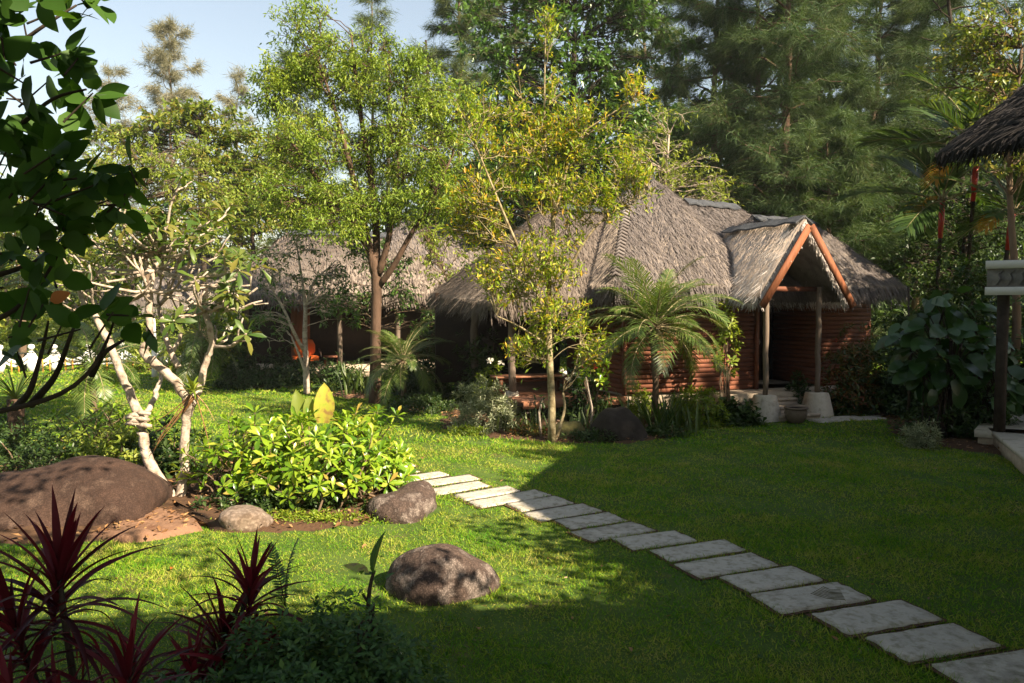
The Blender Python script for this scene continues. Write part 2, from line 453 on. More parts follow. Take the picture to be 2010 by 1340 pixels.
def leaf_objects(name, me, P, D, U, L, W, parent, mat=None):
    """each leaf an object of its own sharing one unit mesh"""
    D, Sd, N = frames(np.asarray(D, float), np.asarray(U, float))
    base = wloc(parent)
    n = len(P)
    L = np.broadcast_to(np.asarray(L, float), (n,)); W = np.broadcast_to(np.asarray(W, float), (n,))
    mes = me if isinstance(me, list) else [me]
    for i in range(n):
        o = bpy.data.objects.new(name, mes[i % len(mes)])
        COL.objects.link(o); o.parent = parent
        d, s, u = D[i] * L[i], Sd[i] * (W[i] / mes[i % len(mes)].get('aspect', 1.0)), N[i] * L[i]
        p = P[i]
        o.matrix_basis = Matrix(((d[0], s[0], u[0], p[0] - base.x), (d[1], s[1], u[1], p[1] - base.y), (d[2], s[2], u[2], p[2] - base.z), (0, 0, 0, 1)))

def unit_leaf(name, prof, mat, droop=.4, fold=.15, n=5, aspect=.4, smooth=False):
    V, F = blade(1, aspect, prof, droop, fold, n)
    me = make_mesh(name, V, F, smooth=smooth)
    me.materials.append(mat)
    me['aspect'] = aspect
    return me

def rnd_dirs(rg, n):
    return unit(rg.normal(size=(n, 3)))

def bez(a, b, c, n):
    t = np.linspace(0, 1, n)[:, None]
    a, b, c = (np.array(tuple(v), float) for v in (a, b, c))
    return (1 - t) ** 2 * a + 2 * t * (1 - t) * b + t ** 2 * c

def wobble(rg, P, amp):
    P = np.array(P, float)
    n = len(P)
    P[1:-1] += rg.normal(size=(n - 2, 3)) * amp
    return P

def interp(P, rad, f):
    """point, radius at fraction f of a path"""
    x = f * (len(P) - 1); i = min(int(x), len(P) - 2); u = x - i
    return P[i] * (1 - u) + P[i + 1] * u, rad[i] * (1 - u) + rad[i + 1] * u

# ------------------------------------------------------------------ generic trees
def clump_tree(name, label, cat, seed, trunks, lobes, clump_r, lpc, L, W, mat, bark, tmpl=T_DIAMOND, group=None, droop=.35,
               limb_r=.05, tw=5, sub=4, spray=.5, kmin=.35, flat=.7, upright=0.0, wob=.12):
    """trunks: list of (path, radii); lobes: list of (centre, radii, clump count)"""
    rg = np.random.default_rng(seed)
    base = trunks[0][0][0]
    root = thing(name, label, cat, (base[0], base[1], 0), group)
    mb = MB(); tw_mb = MB()
    paths = []
    for P, rad in trunks:
        P = np.array([tuple(p) for p in P], float)
        # resample smoothly
        m = 14
        t = np.linspace(0, 1, len(P)); tt = np.linspace(0, 1, m)
        PP = np.stack([np.interp(tt, t, P[:, k]) for k in range(3)], 1)
        for _ in range(2):
            PP[1:-1] = (PP[:-2] + 2 * PP[1:-1] + PP[2:]) / 4
        RR = np.interp(tt, np.linspace(0, 1, len(rad)), rad)
        mb.tube(PP, RR, 10)
        paths.append((PP, RR))
    LP, LD, LL = [], [], []
    for c, r, n in lobes:
        c = np.array(tuple(c), float); r = np.array(r, float)
        for i in range(n):
            d = rnd_dirs(rg, 1)[0]
            q = c + d * r * (rg.uniform(.15, 1) ** .45)
            # nearest trunk path; leave it below the clump
            best = None
            for PP, RR in paths:
                dist = np.linalg.norm(PP - q, axis=1) + np.where(PP[:, 2] > q[2] - .15 * clump_r, 3.0, 0) + 1.2 * np.maximum(0, kmin * PP[-1, 2] - PP[:, 2])
                j = int(np.argmin(dist))
                if best is None or dist[j] < best[0]:
                    best = (dist[j], PP[j], RR[j])
            s, rs = best[1], best[2]
            ln = np.linalg.norm(q - s)
            mid = (s + q) / 2 + np.array([0, 0, .16 * ln]) + rg.normal(size=3) * wob * ln
            P = wobble(rg, bez(s, mid, q, 7), .02 * ln)
            r0 = min(rs * .6, limb_r * (0.5 + .25 * ln))
            mb.tube(P, np.linspace(r0, .008, 7), 5, cap=False)
            cr = clump_r * rg.uniform(.65, 1.3)
            for k in range(tw):
                dd = rnd_dirs(rg, 1)[0] * np.array([1, 1, flat])
                dd[2] += .15 + upright
                e = q + dd * cr
                st = P[rg.integers(3, 7)]
                TP = bez(st, (st + e) / 2 + np.array([0, 0, .12 * cr]), e, 4)
                tw_mb.tube(TP, np.linspace(.010, .003, 4), 3, cap=False)
                m = max(1, lpc // tw)
                f = rg.uniform(.35, 1.05, m) ** .7
                pts = TP[0] * (1 - f[:, None]) + e * f[:, None] + rg.normal(size=(m, 3)) * cr * .16 * spray
                td = unit((e - st)[None, :])
                dirs = td * .5 + rg.normal(size=(m, 3)) * .6 + np.array([0, 0, -droop])
                LP.append(pts); LD.append(dirs)
    LP = np.vstack(LP); LD = np.vstack(LD)
    n = len(LP)
    U = rg.normal(size=(n, 3)) * .55 + np.array([0, 0, 1.0])
    sc = rg.uniform(.65, 1.25, n)
    V, F = leaf_arrays(tmpl, LP, LD, U, L * sc, W * sc)
    tr = mb.build('trunk', bark, root, smooth=True)
    tg = tw_mb.build('twigs', bark, root); tg['kind'] = 'stuff'
    cr = MB(); cr.add(V, F)
    cro = cr.build('crown', mat, root, kind='stuff')
    return root

def casuarina(name, label, seed, base, height, spread, mat, bark, n_br=60, z0=.25, npb=420, NL=.45, NW=.022, lean=(0, 0), tr=.22, up=.25, group=None, flat=False, top=.25):
    rg = np.random.default_rng(seed)
    root = thing(name, label, 'tree', (base[0], base[1], 0), group)
    mb = MB()
    b = np.array([base[0], base[1], 0.0])
    topp = b + np.array([lean[0], lean[1], height])
    TP = wobble(rg, bez(b, (b + topp) / 2 + np.array([lean[0] * -.2, 0, 0]), topp, 16), .06)
    TR = np.linspace(tr, .02, 16)
    mb.tube(TP, TR, 8)
    LP, LD = [], []
    for i in range(n_br):
        f = z0 + (1 - z0) * ((i + rg.uniform()) / n_br) ** .9
        s, rs = interp(TP, TR, min(f, .995))
        ln = spread * ((1 - (f - z0) / (1 - z0)) ** .7 * (1 - top) + top) * rg.uniform(.6, 1.15)
        az = i * 2.399 + rg.uniform(-.5, .5)
        el = rg.uniform(up - .25, up + .3) + .5 * max(0, f - .7)
        d = np.array([math.cos(az) * math.cos(el), math.sin(az) * math.cos(el), math.sin(el)])
        e = s + d * ln
        mid = (s + e) / 2 + np.array([0, 0, .10 * ln])
        P = wobble(rg, bez(s, mid, e + np.array([0, 0, -.06 * ln]), 8), .03 * ln)
        mb.tube(P, np.linspace(min(rs * .55, .05), .006, 8), 4, cap=False)
        # sub-branches with sprays
        nsb = int(5 + 4 * ln)
        for k in range(nsb):
            fs = rg.uniform(.25, 1.0)
            q, _ = interp(P, np.ones(8), fs)
            sd = d * .6 + rg.normal(size=3) * np.array([.7, .7, .30])
            sd = sd / np.linalg.norm(sd)
            sl = rg.uniform(.35, .8) * (.35 + .3 * ln)
            e2 = q + sd * sl
            mb.tube([q, (q + e2) / 2 + np.array([0, 0, .05]), e2], [.008, .006, .003], 3, cap=False)
            m = max(4, npb // nsb)
            ff = rg.uniform(0, 1.1, m)
            pts = q * (1 - ff[:, None]) + e2 * ff[:, None] + rg.normal(size=(m, 3)) * (.05 + .07 * ff[:, None])
            dirs = sd[None] * .75 + rg.normal(size=(m, 3)) * .5 + np.array([0, 0, -.42])
            LP.append(pts); LD.append(dirs)
    LP = np.vstack(LP); LD = np.vstack(LD); n = len(LP)
    U = rg.normal(size=(n, 3))
    sc = rg.uniform(.6, 1.3, n)
    V, F = leaf_arrays(T_NEEDLE, LP, LD, U, NL * sc, NW * (0.7 + .6 * rg.uniform(size=n)))
    mb.build('trunk', bark, root, smooth=True)
    c = MB(); c.add(V, F); c.build('crown', mat, root, kind='stuff')
    return root

def frond_mesh(name, L, mat, rach_mat, droop=1.2, n=26, leaflet=.32, lw=.022, vee=.5, seed=0, start=.16, back=.35, sag=.35):
    """pinnate frond along +X rising along Z handled by placement"""
    rg = np.random.default_rng(seed)
    pts, tang = [], []
    x = z = 0.0
    m = 14
    for i in range(m + 1):
        t = i / m
        a = -droop * t ** 1.3
        pts.append((x, 0, z)); tang.append((math.cos(a), 0, math.sin(a)))
        x += L / m * math.cos(a); z += L / m * math.sin(a)
    pts = np.array(pts); tang = np.array(tang)
    mb = MB()
    mb.tube(pts, np.linspace(.012, .003, m + 1) * (L / 1.2), 4)
    P, D, U, LL = [], [], [], []
    for i in range(n):
        t = start + (1 - start) * (i + .5) / n
        p, _ = interp(pts, np.ones(m + 1), t)
        tg, _ = interp(tang, np.ones(m + 1), t)
        up = np.array([-tg[2], 0, tg[0]])
        prof = (math.sin(math.pi * (.12 + .82 * (t - start) / (1 - start))) ** .6)
        for s in (-1, 1):
            d = tg * (back + .75 * t) + np.array([0, s, 0]) * 1.0 + up * vee + rg.normal(size=3) * .07 + np.array([0, 0, -sag * .6])
            P.append(p); D.append(d); U.append(up + rg.normal(size=3) * .1); LL.append(leaflet * prof * rg.uniform(.9, 1.1))
    t2 = (np.array([(0, .35, 0), (0, -.35, 0), (.55, .5, .03), (.55, -.5, .03), (1, 0, -.14 * sag * 3)], float), np.array([[0, 1, 2], [1, 3, 2], [2, 3, 4]]))
    V, F = leaf_arrays(t2, np.array(P), np.array(D), np.array(U), np.array(LL), lw)
    nr = mb.n
    mb.add(V, F)
    Vv = np.vstack(mb.V); Ff = np.vstack(mb.F)
    me = make_mesh(name, Vv, Ff)
    me.materials.append(mat); me.materials.append(rach_mat)
    mi = np.zeros(len(Ff), dtype=np.int32); mi[:len(mb.F[0])] = 1
    me.polygons.foreach_set('material_index', mi)
    return me

def place_fronds(root, origin, meshes, n, el0, el1, rg, smin=.85, smax=1.1, az0=0.0, name='frond'):
    base = wloc(root)
    for i in range(n):
        f = i / max(1, n - 1)
        az = az0 + i * 2.39996 + rg.uniform(-.2, .2)
        el = el0 + (el1 - el0) * f + rg.uniform(-.1, .1)
        o = bpy.data.objects.new(name, meshes[i % len(meshes)])
        COL.objects.link(o); o.parent = root
        sc = rg.uniform(smin, smax)
        o.matrix_basis = (Matrix.Translation(Vector(tuple(origin)) - base) @ Matrix.Rotation(az, 4, 'Z') @ Matrix.Rotation(-el, 4, 'Y')
                          @ Matrix.Rotation(rg.uniform(-.35, .35), 4, 'X') @ Matrix.Scale(sc, 4))

# ------------------------------------------------------------------ generic shrubs
def rosettes(rg, C, A, k, el_lo, el_hi):
    """leaf positions / directions for rosettes at C with axes A"""
    P, D, U = [], [], []
    for c, a in zip(C, A):
        a = a / np.linalg.norm(a)
        ref = np.array([0, 0, 1.0]) if abs(a[2]) < .9 else np.array([1.0, 0, 0])
        s = np.cross(a, ref); s /= np.linalg.norm(s)
        t = np.cross(a, s)
        kk = max(3, int(k * rg.uniform(.75, 1.2)))
        ph = rg.uniform(0, 6.28)
        for i in range(kk):
            th = ph + i * 2.39996
            el = el_lo + (el_hi - el_lo) * (i / kk) + rg.uniform(-.12, .12)
            rad = math.cos(th) * s + math.sin(th) * t
            P.append(c - a * .03 * (1 - i / kk) + rad * .01); D.append(rad * math.cos(el) + a * math.sin(el)); U.append(a + rg.normal(size=3) * .15)
    return np.array(P), np.array(D), np.array(U)

def dome_points(rg, c, r, n, inner=.5, zmin=0.05):
    """points in the outer shell of a half ellipsoid, with outward axes"""
    P, A = [], []
    while len(P) < n:
        d = rnd_dirs(rg, 1)[0]
        if d[2] < zmin: continue
        f = rg.uniform(inner, 1.0) * (1 + .12 * math.sin(d[0] * 7 + d[1] * 5 + c[0]))
        P.append(np.array(c) + d * np.array(r) * f)
        a = d / np.array(r); a /= np.linalg.norm(a)
        A.append(a * .6 + np.array([0, 0, .75]) + rg.normal(size=3) * .2)
    return np.array(P), np.array(A)

def shrub(name, label, cat, seed, c, r, n, k, L, W, mat, bark, tmpl=T_DIAMOND, el=(-.3, 1.1), inner=.45, group=None, zmin=.02, stems=10, leafpart='foliage', zlift=0.0):
    """c ground centre, r radii (x, y, height)"""
    rg = np.random.default_rng(seed)
    root = thing(name, label, cat, (c[0], c[1], 0), group)
    C, A = dome_points(rg, (c[0], c[1], zlift), r, n, inner, zmin)
    P, D, U = rosettes(rg, C, A, k, el[0], el[1])
    m = len(P)
    sc = rg.uniform(.7, 1.2, m)
    V, F = leaf_arrays(tmpl, P, D, U, L * sc, W * sc)
    mb = MB(); mb.add(V, F); mb.build(leafpart, mat, root, kind='stuff')
    sb = MB()
    for i in range(min(stems, n)):
        q = C[rg.integers(0, n)]
        b = np.array([c[0] + rg.normal() * r[0] * .15, c[1] + rg.normal() * r[1] * .15, 0])
        sb.tube(wobble(rg, bez(b, b * .3 + q * .7 - np.array([0, 0, .0]), q, 6), .02), np.linspace(.016, .005, 6), 4, cap=False)
    sb.build('stems', bark, root)
    return root

# ------------------------------------------------------------------ ground
rg0 = np.random.default_rng(3)
def grid_sheet(x0, x1, y0, y1, nx, ny, fz):
    xs = np.linspace(x0, x1, nx); ys = np.linspace(y0, y1, ny)
    X, Y = np.meshgrid(xs, ys)
    Z = fz(X, Y)
    V = np.stack([X, Y, Z], -1).reshape(-1, 3)
    i = (np.arange(ny - 1)[:, None] * nx + np.arange(nx - 1)[None]).ravel()
    F = np.concatenate([np.stack([i, i + 1, i + nx + 1], 1), np.stack([i, i + nx + 1, i + nx], 1)])
    return V, F

def hgt(x, y):
    return 0.012 * np.sin(x * 1.3 + y * .7) * np.sin(y * 1.1 - x * .4)

V, F = grid_sheet(-400, 400, -60, 900, 60, 60, lambda X, Y: X * 0 - 0.05)
g = MB(); g.add(V, F)
tag(g.build('ground', M['lawn']), kind='structure')
V, F = grid_sheet(-32, 24, -4, 44, 140, 120, lambda X, Y: hgt(X, Y))
g = MB(); g.add(V, F)
tag(g.build('lawn', M['lawn'], smooth=True), kind='structure')

# ---- stepping slabs
slab_px = [
    [(718, 918), (800, 908), (815, 917), (735, 927)],
    [(745, 931), (800, 920), (824, 928), (766, 938)],
    [(772, 941), (862, 927), (882, 935), (790, 949)],
    [(817, 947), (919, 933), (944, 942), (835, 958)],
    [(833, 963), (937, 946), (961, 956), (859, 975)],
    [(889, 974), (996, 957), (1021, 966), (912, 986)],
    [(914, 987), (1051, 964), (1081, 974), (944, 1000)],
    [(991, 991), (1093, 976), (1123, 990), (1026, 1007)],
    [(1024, 1009), (1143, 991), (1183, 1005), (1061, 1026)],
    [(1086, 1023), (1195, 1008), (1232, 1024), (1122, 1042)],
    [(1120, 1047), (1235, 1027), (1293, 1043), (1160, 1066)],
    [(1200, 1061), (1325, 1045), (1370, 1065), (1245, 1082)],
    [(1277, 1084), (1420, 1061), (1466, 1083), (1315, 1105)],
    [(1320, 1112), (1475, 1088), (1530, 1113), (1375, 1138)],
    [(1410, 1137), (1555, 1115), (1617, 1142), (1475, 1167)],
    [(1473, 1172), (1645, 1147), (1713, 1181), (1532, 1208)],
    [(1595, 1210), (1767, 1182), (1852, 1219), (1663, 1251)],
    [(1702, 1258), (1868, 1228), (1970, 1273), (1777, 1302)],
    [(1832, 1311), (2010, 1280), (2105, 1328), (1905, 1362)],
]
slabs = []          # centre, long axis, short axis, length, width
for q in slab_px:
    a, b, c, d = [gp(*p) for p in q]
    ctr = (a + b + c + d) / 4
    lo = ((b - a) + (c - d)) / 2
    sh = ((d - a) + (c - b)) / 2
    la = lo.normalized()
    sa = Vector((la.y, -la.x, 0))
    skew = sh - sa * sh.dot(sa)
    slabs.append((ctr, la, sa, lo.length, abs(sh.dot(sa)), skew * .6))
# even the noisy far measurements out
path = thing('path', None, None, tuple(slabs[8][0]))
path['kind'] = 'structure'
for it in ('label', 'category'):
    if it in path: del path[it]

def slab_obj(ctr, la, sa, ln, wd, rg, parent, th=.05, leafprint=0, name='slab', skew=Vector((0, 0, 0))):
    """uneven stone slab: grid top with worn edges"""
    nx, ny = 13, 7
    V, F = [], []
    jx = rg.normal(size=(ny, 2)) * .006; jy = rg.normal(size=(nx, 2)) * .004
    for j in range(ny):
        for i in range(nx):
            u, v = i / (nx - 1) - .5, j / (ny - 1) - .5
            x = u * ln + (jx[j, 0] if i == 0 else jx[j, 1] if i == nx - 1 else 0)
            y = v * wd + (jy[i, 0] if j == 0 else jy[i, 1] if j == ny - 1 else 0)
            edge = (i in (0, nx - 1)) or (j in (0, ny - 1))
            z = th + rg.normal() * .0012 - (.0025 if edge else 0)
            p = ctr + la * x + sa * y + skew * v
            V.append((p.x, p.y, z))
    for j in range(ny - 1):
        for i in range(nx - 1):
            a = j * nx + i
            F += [[a, a + nx, a + nx + 1], [a, a + nx + 1, a + 1]]
    ring = [i for i in range(nx)] + [j * nx + nx - 1 for j in range(1, ny)] + [(ny - 1) * nx + i for i in range(nx - 2, -1, -1)] + [j * nx for j in range(ny - 2, 0, -1)]
    n0 = len(V)
    for r_ in ring:
        V.append((V[r_][0], V[r_][1], -.03))
    m = len(ring)
    for k in range(m):
        a, b = ring[k], ring[(k + 1) % m]
        F += [[a, b, n0 + k], [b, n0 + (k + 1) % m, n0 + k]]
    mb = MB(); mb.add(V, F)
    o = mb.build(name, M['slab'], parent)
    return o

rgs = np.random.default_rng(5)
for i, (c, la, sa, ln, wd, sk) in enumerate(slabs):
    o = slab_obj(c, la, sa, ln * .985, wd, rgs, path, th=.026 + rgs.uniform(-.006, .006), skew=sk)
    if i == 15:
        o['label'] = 'slab with a pressed palm leaf print'
        fr = MB()      # palm-leaf print pressed into the slab: thin raised ribs
        c0 = c + la * .18 - sa * .0
        ax = (la * .75 - sa * .66).normalized(); bx = Vector((ax.y, -ax.x, 0))
        for k in range(8):
            for s_ in (-1, 1):
                st = c0 + ax * (-.13 + k * .03); en = st + ax * (.05) + bx * s_ * (.13 - .009 * k)
                md = (st + en) / 2
                d_ = (en - st).normalized()
                fr.box((md.x, md.y, .0300), ((en - st).length, .004, .005), [d_, Vector((-d_.y, d_.x, 0)), Vector((0, 0, 1))])
        fr.build('leaf_print', M['rock_moss'], o)
jb = MB()
for (c, la, sa, ln, wd, sk) in slabs:      # bare soil in the joints
    q = []
    for u, v in ((-1, -1), (1, -1), (1, 1), (-1, 1)):
        p = c + la * u * (ln / 2 + .035) + sa * v * (wd / 2 + .035) + sk * v * .5
        q.append((p.x, p.y, .0125))
    jb.quad(*q)
jo = jb.build('joint_soil', M['soil'], path); jo['kind'] = 'stuff'
# little path from the steps
path2 = thing('path', None, None, tuple(gp(1690, 826))); path2['kind'] = 'structure'
side_slabs = []
for px, py, ln in ((1590, 819, .95), (1628, 826, .75), (1660, 822, .7), (1700, 823, .75), (1727, 816, .8), (1760, 812, .8)):
    c = gp(px, py)
    la = Vector((.94, .34, 0)); sa = Vector((.34, -.94, 0))
    side_slabs.append((c, la, sa, ln, .36))
    slab_obj(c, la, sa, ln, .36, rgs, path2, th=.04)

# ---- planting beds
def bed(name, pts, mat, z=.02, seed=1):
    rg = np.random.default_rng(seed)
    pts = np.array([(p.x, p.y) for p in pts])
    # densify + wobble outline
    out = []
    n = len(pts)
    for i in range(n):
        a, b = pts[i], pts[(i + 1) % n]
        m = max(2, int(np.linalg.norm(b - a) / .18))
        for k in range(m):
            out.append(a + (b - a) * k / m + rg.normal(size=2) * .06)
    out = np.array(out)
    c = out.mean(0)
    rings = [1.0, .94, .8, .6, .35, .12]
    V = []
    m = len(out)
    for ri, f in enumerate(rings):
        for p in out:
            q = c + (p - c) * f
            V.append((q[0], q[1], (-.015 if ri == 0 else z + .03 * min(1, ri / 2)) + rg.normal() * .012))
    V.append((c[0], c[1], z + .05))
    F = []
    for ri in range(len(rings) - 1):
        for k in range(m):
            a = ri * m + k; b = ri * m + (k + 1) % m
            F += [[a, b, a + m], [b, b + m, a + m]]
    for k in range(m):
        F.append([(len(rings) - 1) * m + k, (len(rings) - 1) * m + (k + 1) % m, len(V) - 1])
    mb = MB(); mb.add(V, F)
    o = mb.build(name, mat); o['kind'] = 'structure'
    return out

def poly_mask(poly, X, Y):
    n = len(poly); ins = np.zeros(len(X), bool)
    j = n - 1
    for i in range(n):
        xi, yi = poly[i]; xj, yj = poly[j]
        if yi != yj:
            c = ((yi > Y) != (yj > Y)) & (X < (xj - xi) * (Y - yi) / (yj - yi) + xi)
            ins ^= c
        j = i
    return ins

bedA = bed('soil', [gp(-160, 1075), gp(60, 1072), gp(200, 1062), gp(330, 1035), gp(420, 1030), gp(470, 1046), gp(600, 1050), gp(720, 1035), gp(780, 1000), gp(760, 955), gp(700, 905), gp(560, 880), gp(300, 880), gp(60, 880), gp(-220, 890)], M['soil'], seed=2)
bedB = bed('soil', [gp(868, 842), gp(920, 854), gp(1010, 864), gp(1100, 868), gp(1240, 869), gp(1325, 860), gp(1365, 834), gp(1460, 822), gp(1490, 814), gp(1470, 795), gp(1250, 775), gp(1000, 775), gp(880, 790), gp(870, 812)], M['soil'], seed=3)
bedC = bed('soil', [gp(175, 1062), gp(250, 1068), gp(330, 1060), gp(395, 1042), gp(390, 1025), gp(330, 1000), gp(280, 1000), gp(230, 1030)], M['red_soil'], z=.03, seed=4)
bedD = bed('soil', [gp(640, 776), gp(690, 783), gp(720, 782), gp(720, 770), gp(690, 766)], M['red_soil'], z=.02, seed=6)
bedF = bed('soil', [gp(1720, 812), gp(1760, 850), gp(1880, 885), gp(2030, 900), gp(2200, 860), gp(2000, 800)], M['soil'], z=.02, seed=8)

# ---- boulders
def boulder(name, label, seed, c, r, mat, rough=.10, rot=0.0, peak=0.0, tilt=(0, 0), group=None, expo=2.3):
    rg = np.random.default_rng(seed)
    import bmesh
    bm = bmesh.new()
    bmesh.ops.create_icosphere(bm, subdivisions=5, radius=1)
    K = rg.normal(size=(14, 3)) * np.array([1, 1, 1]); PH = rg.uniform(0, 6.28, 14)
    FQ = np.concatenate([np.full(5, 1.2), np.full(5, 3.0), np.full(4, 8.0)]); AM = np.concatenate([np.full(5, .10), np.full(5, .035), np.full(4, .008)])
    V = np.array([tuple(v.co) for v in bm.verts])
    F = np.array([[v.index for v in f.verts] for f in bm.faces])
    bm.free()
    dsp = sum(AM[i] * np.sin(FQ[i] * (V @ K[i]) + PH[i]) for i in range(14)) * rough / .10
    # worn facets: shave the ball with a few planes
    for _ in range(11):
        pn = rg.normal(size=3); pn /= np.linalg.norm(pn); pn[2] = abs(pn[2]) * .8 + .05; pn /= np.linalg.norm(pn)
        dd = V @ pn; lim = rg.uniform(.86, .96)
        V = np.where((dd > lim)[:, None], V - (dd - lim)[:, None] * pn * .8, V)
    # superellipse to flatten
    nrm = (np.abs(V) ** expo).sum(1) ** (1 / expo)
    Vn = V / nrm[:, None] * (1 + dsp)[:, None]
    Vn[:, 2] += peak * np.maximum(0, 1 - np.hypot(Vn[:, 0], Vn[:, 1]))
    Vn[:, 2] += tilt[0] * Vn[:, 0] + tilt[1] * Vn[:, 1]
    Vn = Vn * np.array(r)
    ca, sa_ = math.cos(rot), math.sin(rot)
    Vn = np.stack([Vn[:, 0] * ca - Vn[:, 1] * sa_, Vn[:, 0] * sa_ + Vn[:, 1] * ca, Vn[:, 2]], 1)
    keep = Vn[:, 2] > -.12
    Fm = F[keep[F].any(1)]
    o = add_obj(name, make_mesh(name, Vn, Fm, smooth=True), mat, None, (c[0], c[1], c[2] if len(c) > 2 else 0))
    tag(o, label, 'boulder', group)
    return o

ROCKS = []
def rock(name, label, seed, c, r, mat, **kw):
    ROCKS.append((c[0], c[1], r[0] * .96, r[1] * .96, kw.get('rot', 0)))
    return boulder(name, label, seed, c, r, mat, **kw)

rock('boulder', 'rounded brown speckled boulder alone on the sunny lawn', 21, (-.58, 6.42), (.48, .42, .37), M['rock'], expo=2.0, rough=.05)
rock('boulder', 'dark domed boulder at the right end of the bright green shrub', 22, (-1.20, 8.75), (.42, .40, .34), M['rock'], expo=2.2, rot=.3)
rock('boulder', 'small buff boulder with pale patch below the leafy shrub', 23, (-2.88, 8.22), (.27, .24, .15), M['rock_pale'], expo=2.6)
rock('boulder', 'large sloping boulder left of the pale twisted tree', 24, (-5.35, 9.0), (1.36, .95, .60), M['rock_big'], rough=.12, rot=-.12, expo=2.05, tilt=(-.04, .12))
rock('boulder', 'mossy brown boulder at the foot of the yellow tree', 25, (1.02, 13.75), (.30, .27, .34), M['rock_moss'], expo=2.2)
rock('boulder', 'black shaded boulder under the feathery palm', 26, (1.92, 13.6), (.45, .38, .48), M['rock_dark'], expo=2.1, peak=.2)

# ---- grass
def grass(n_regions):
    rg = np.random.default_rng(9)
    Ps = []
    for (y0, y1, dens, L, W) in n_regions:
        # trapezoid of the view plus margin
        ym = np.linspace(y0, y1, 2)
        w0, w1 = .72 * y0 + 1.0, .72 * y1 + 1.0
        area = (w0 + w1) * (y1 - y0)
        n = int(area * dens)
        y = rg.uniform(y0, y1, n)
        x = rg.uniform(-1, 1, n) * w1
        ok = np.abs(x) < .72 * y + 1.0
        Ps.append((x[ok], y[ok], np.full(ok.sum(), L), np.full(ok.sum(), W)))
    x = np.concatenate([p[0] for p in Ps]); y = np.concatenate([p[1] for p in Ps])
    L = np.concatenate([p[2] for p in Ps]); W = np.concatenate([p[3] for p in Ps])
    ok = np.ones(len(x), bool)
    for pl in (bedA, bedB, bedC, bedD, bedF):
        lo, hi = pl.min(0), pl.max(0)
        c = np.where((x > lo[0]) & (x < hi[0]) & (y > lo[1]) & (y < hi[1]))[0]
        ins = poly_mask(pl, x[c], y[c])
        # leave a few stragglers in the bed
        drop = ins & (rg.uniform(size=len(c)) > .10)
        ok[c[drop]] = False
    for (c, la, sa, ln, wd) in [s[:5] for s in slabs] + side_slabs:
        dx, dy = x - c.x, y - c.y
        u = dx * la.x + dy * la.y; v = dx * sa.x + dy * sa.y
        ok &= ~((np.abs(u) < ln / 2 - .02) & (np.abs(v) < wd / 2 - .018))
        rim = (np.abs(u) < ln / 2 + .04) & (np.abs(v) < wd / 2 + .04)
        L = np.where(rim, L * 1.25, L)
    for (cx, cy_, rx, ry, rot) in ROCKS:
        dx, dy = x - cx, y - cy_
        u = dx * math.cos(rot) + dy * math.sin(rot); v = -dx * math.sin(rot) + dy * math.cos(rot)
        q = (u / rx) ** 2 + (v / ry) ** 2
        ok &= q > .88
        L = np.where((q < 1.35), L * 1.9, L)
    # bare thin spots
    nz = np.sin(x * 2.1 + np.sin(y * 1.7) * 1.3) * np.sin(y * 2.6 + np.sin(x * 1.9)) + .4 * np.sin(x * 7.3 + y * 3.1)
    ok &= rg.uniform(size=len(x)) < np.clip(1.0 + .6 * nz, .28, 1)
    L = L * np.clip(1.0 + .35 * np.sin(x * 1.1 + 1.7 * np.sin(y * .9)) * np.sin(y * 1.3 + x * .6) + .2 * np.sin(x * 4.7 + y * 5.3), .55, 1.6)
    x, y, L, W = x[ok], y[ok], L[ok], W[ok]
    n = len(x)
    P = np.stack([x, y, hgt(x, y) - .003], 1)
    az = rg.uniform(0, 6.283, n); lean = rg.uniform(.35, 1.35, n)
    D = np.stack([np.cos(az) * np.cos(lean * .0 + (1.571 - lean)), np.sin(az) * np.cos(1.571 - lean), np.sin(1.571 - lean)], 1)
    U = rg.normal(size=(n, 3)) + np.array([0, 0, .6])
    s = rg.uniform(.5, 1.35, n)
    V, F = leaf_arrays(T_NEEDLE, P, D, U, L * s, W * rg.uniform(.7, 1.3, n))
    mb = MB(); mb.add(V, F)
    o = mb.build('lawn_grass', M['grass'])
    tag(o, 'short green lawn grass with thin dry patches', 'grass', kind='stuff')
    return n

N_GRASS = grass([(2.9, 5.2, 6500, .042, .0065), (5.2, 8.5, 4200, .042, .009), (8.5, 13, 1900, .045, .014), (13, 20, 620, .055, .026), (20, 34, 170, .07, .06)])

# ------------------------------------------------------------------ main bungalow
FO = np.array([0.0, 16.4])
WV = np.array([.94, .34]); BV = np.array([-.34, .94])
def H(a, b, h):
    p = FO + a * WV + b * BV
    return Vector((p[0], p[1], h))
W3 = Vector((.94, .34, 0)); B3 = Vector((-.34, .94, 0)); Z3 = Vector((0, 0, 1))

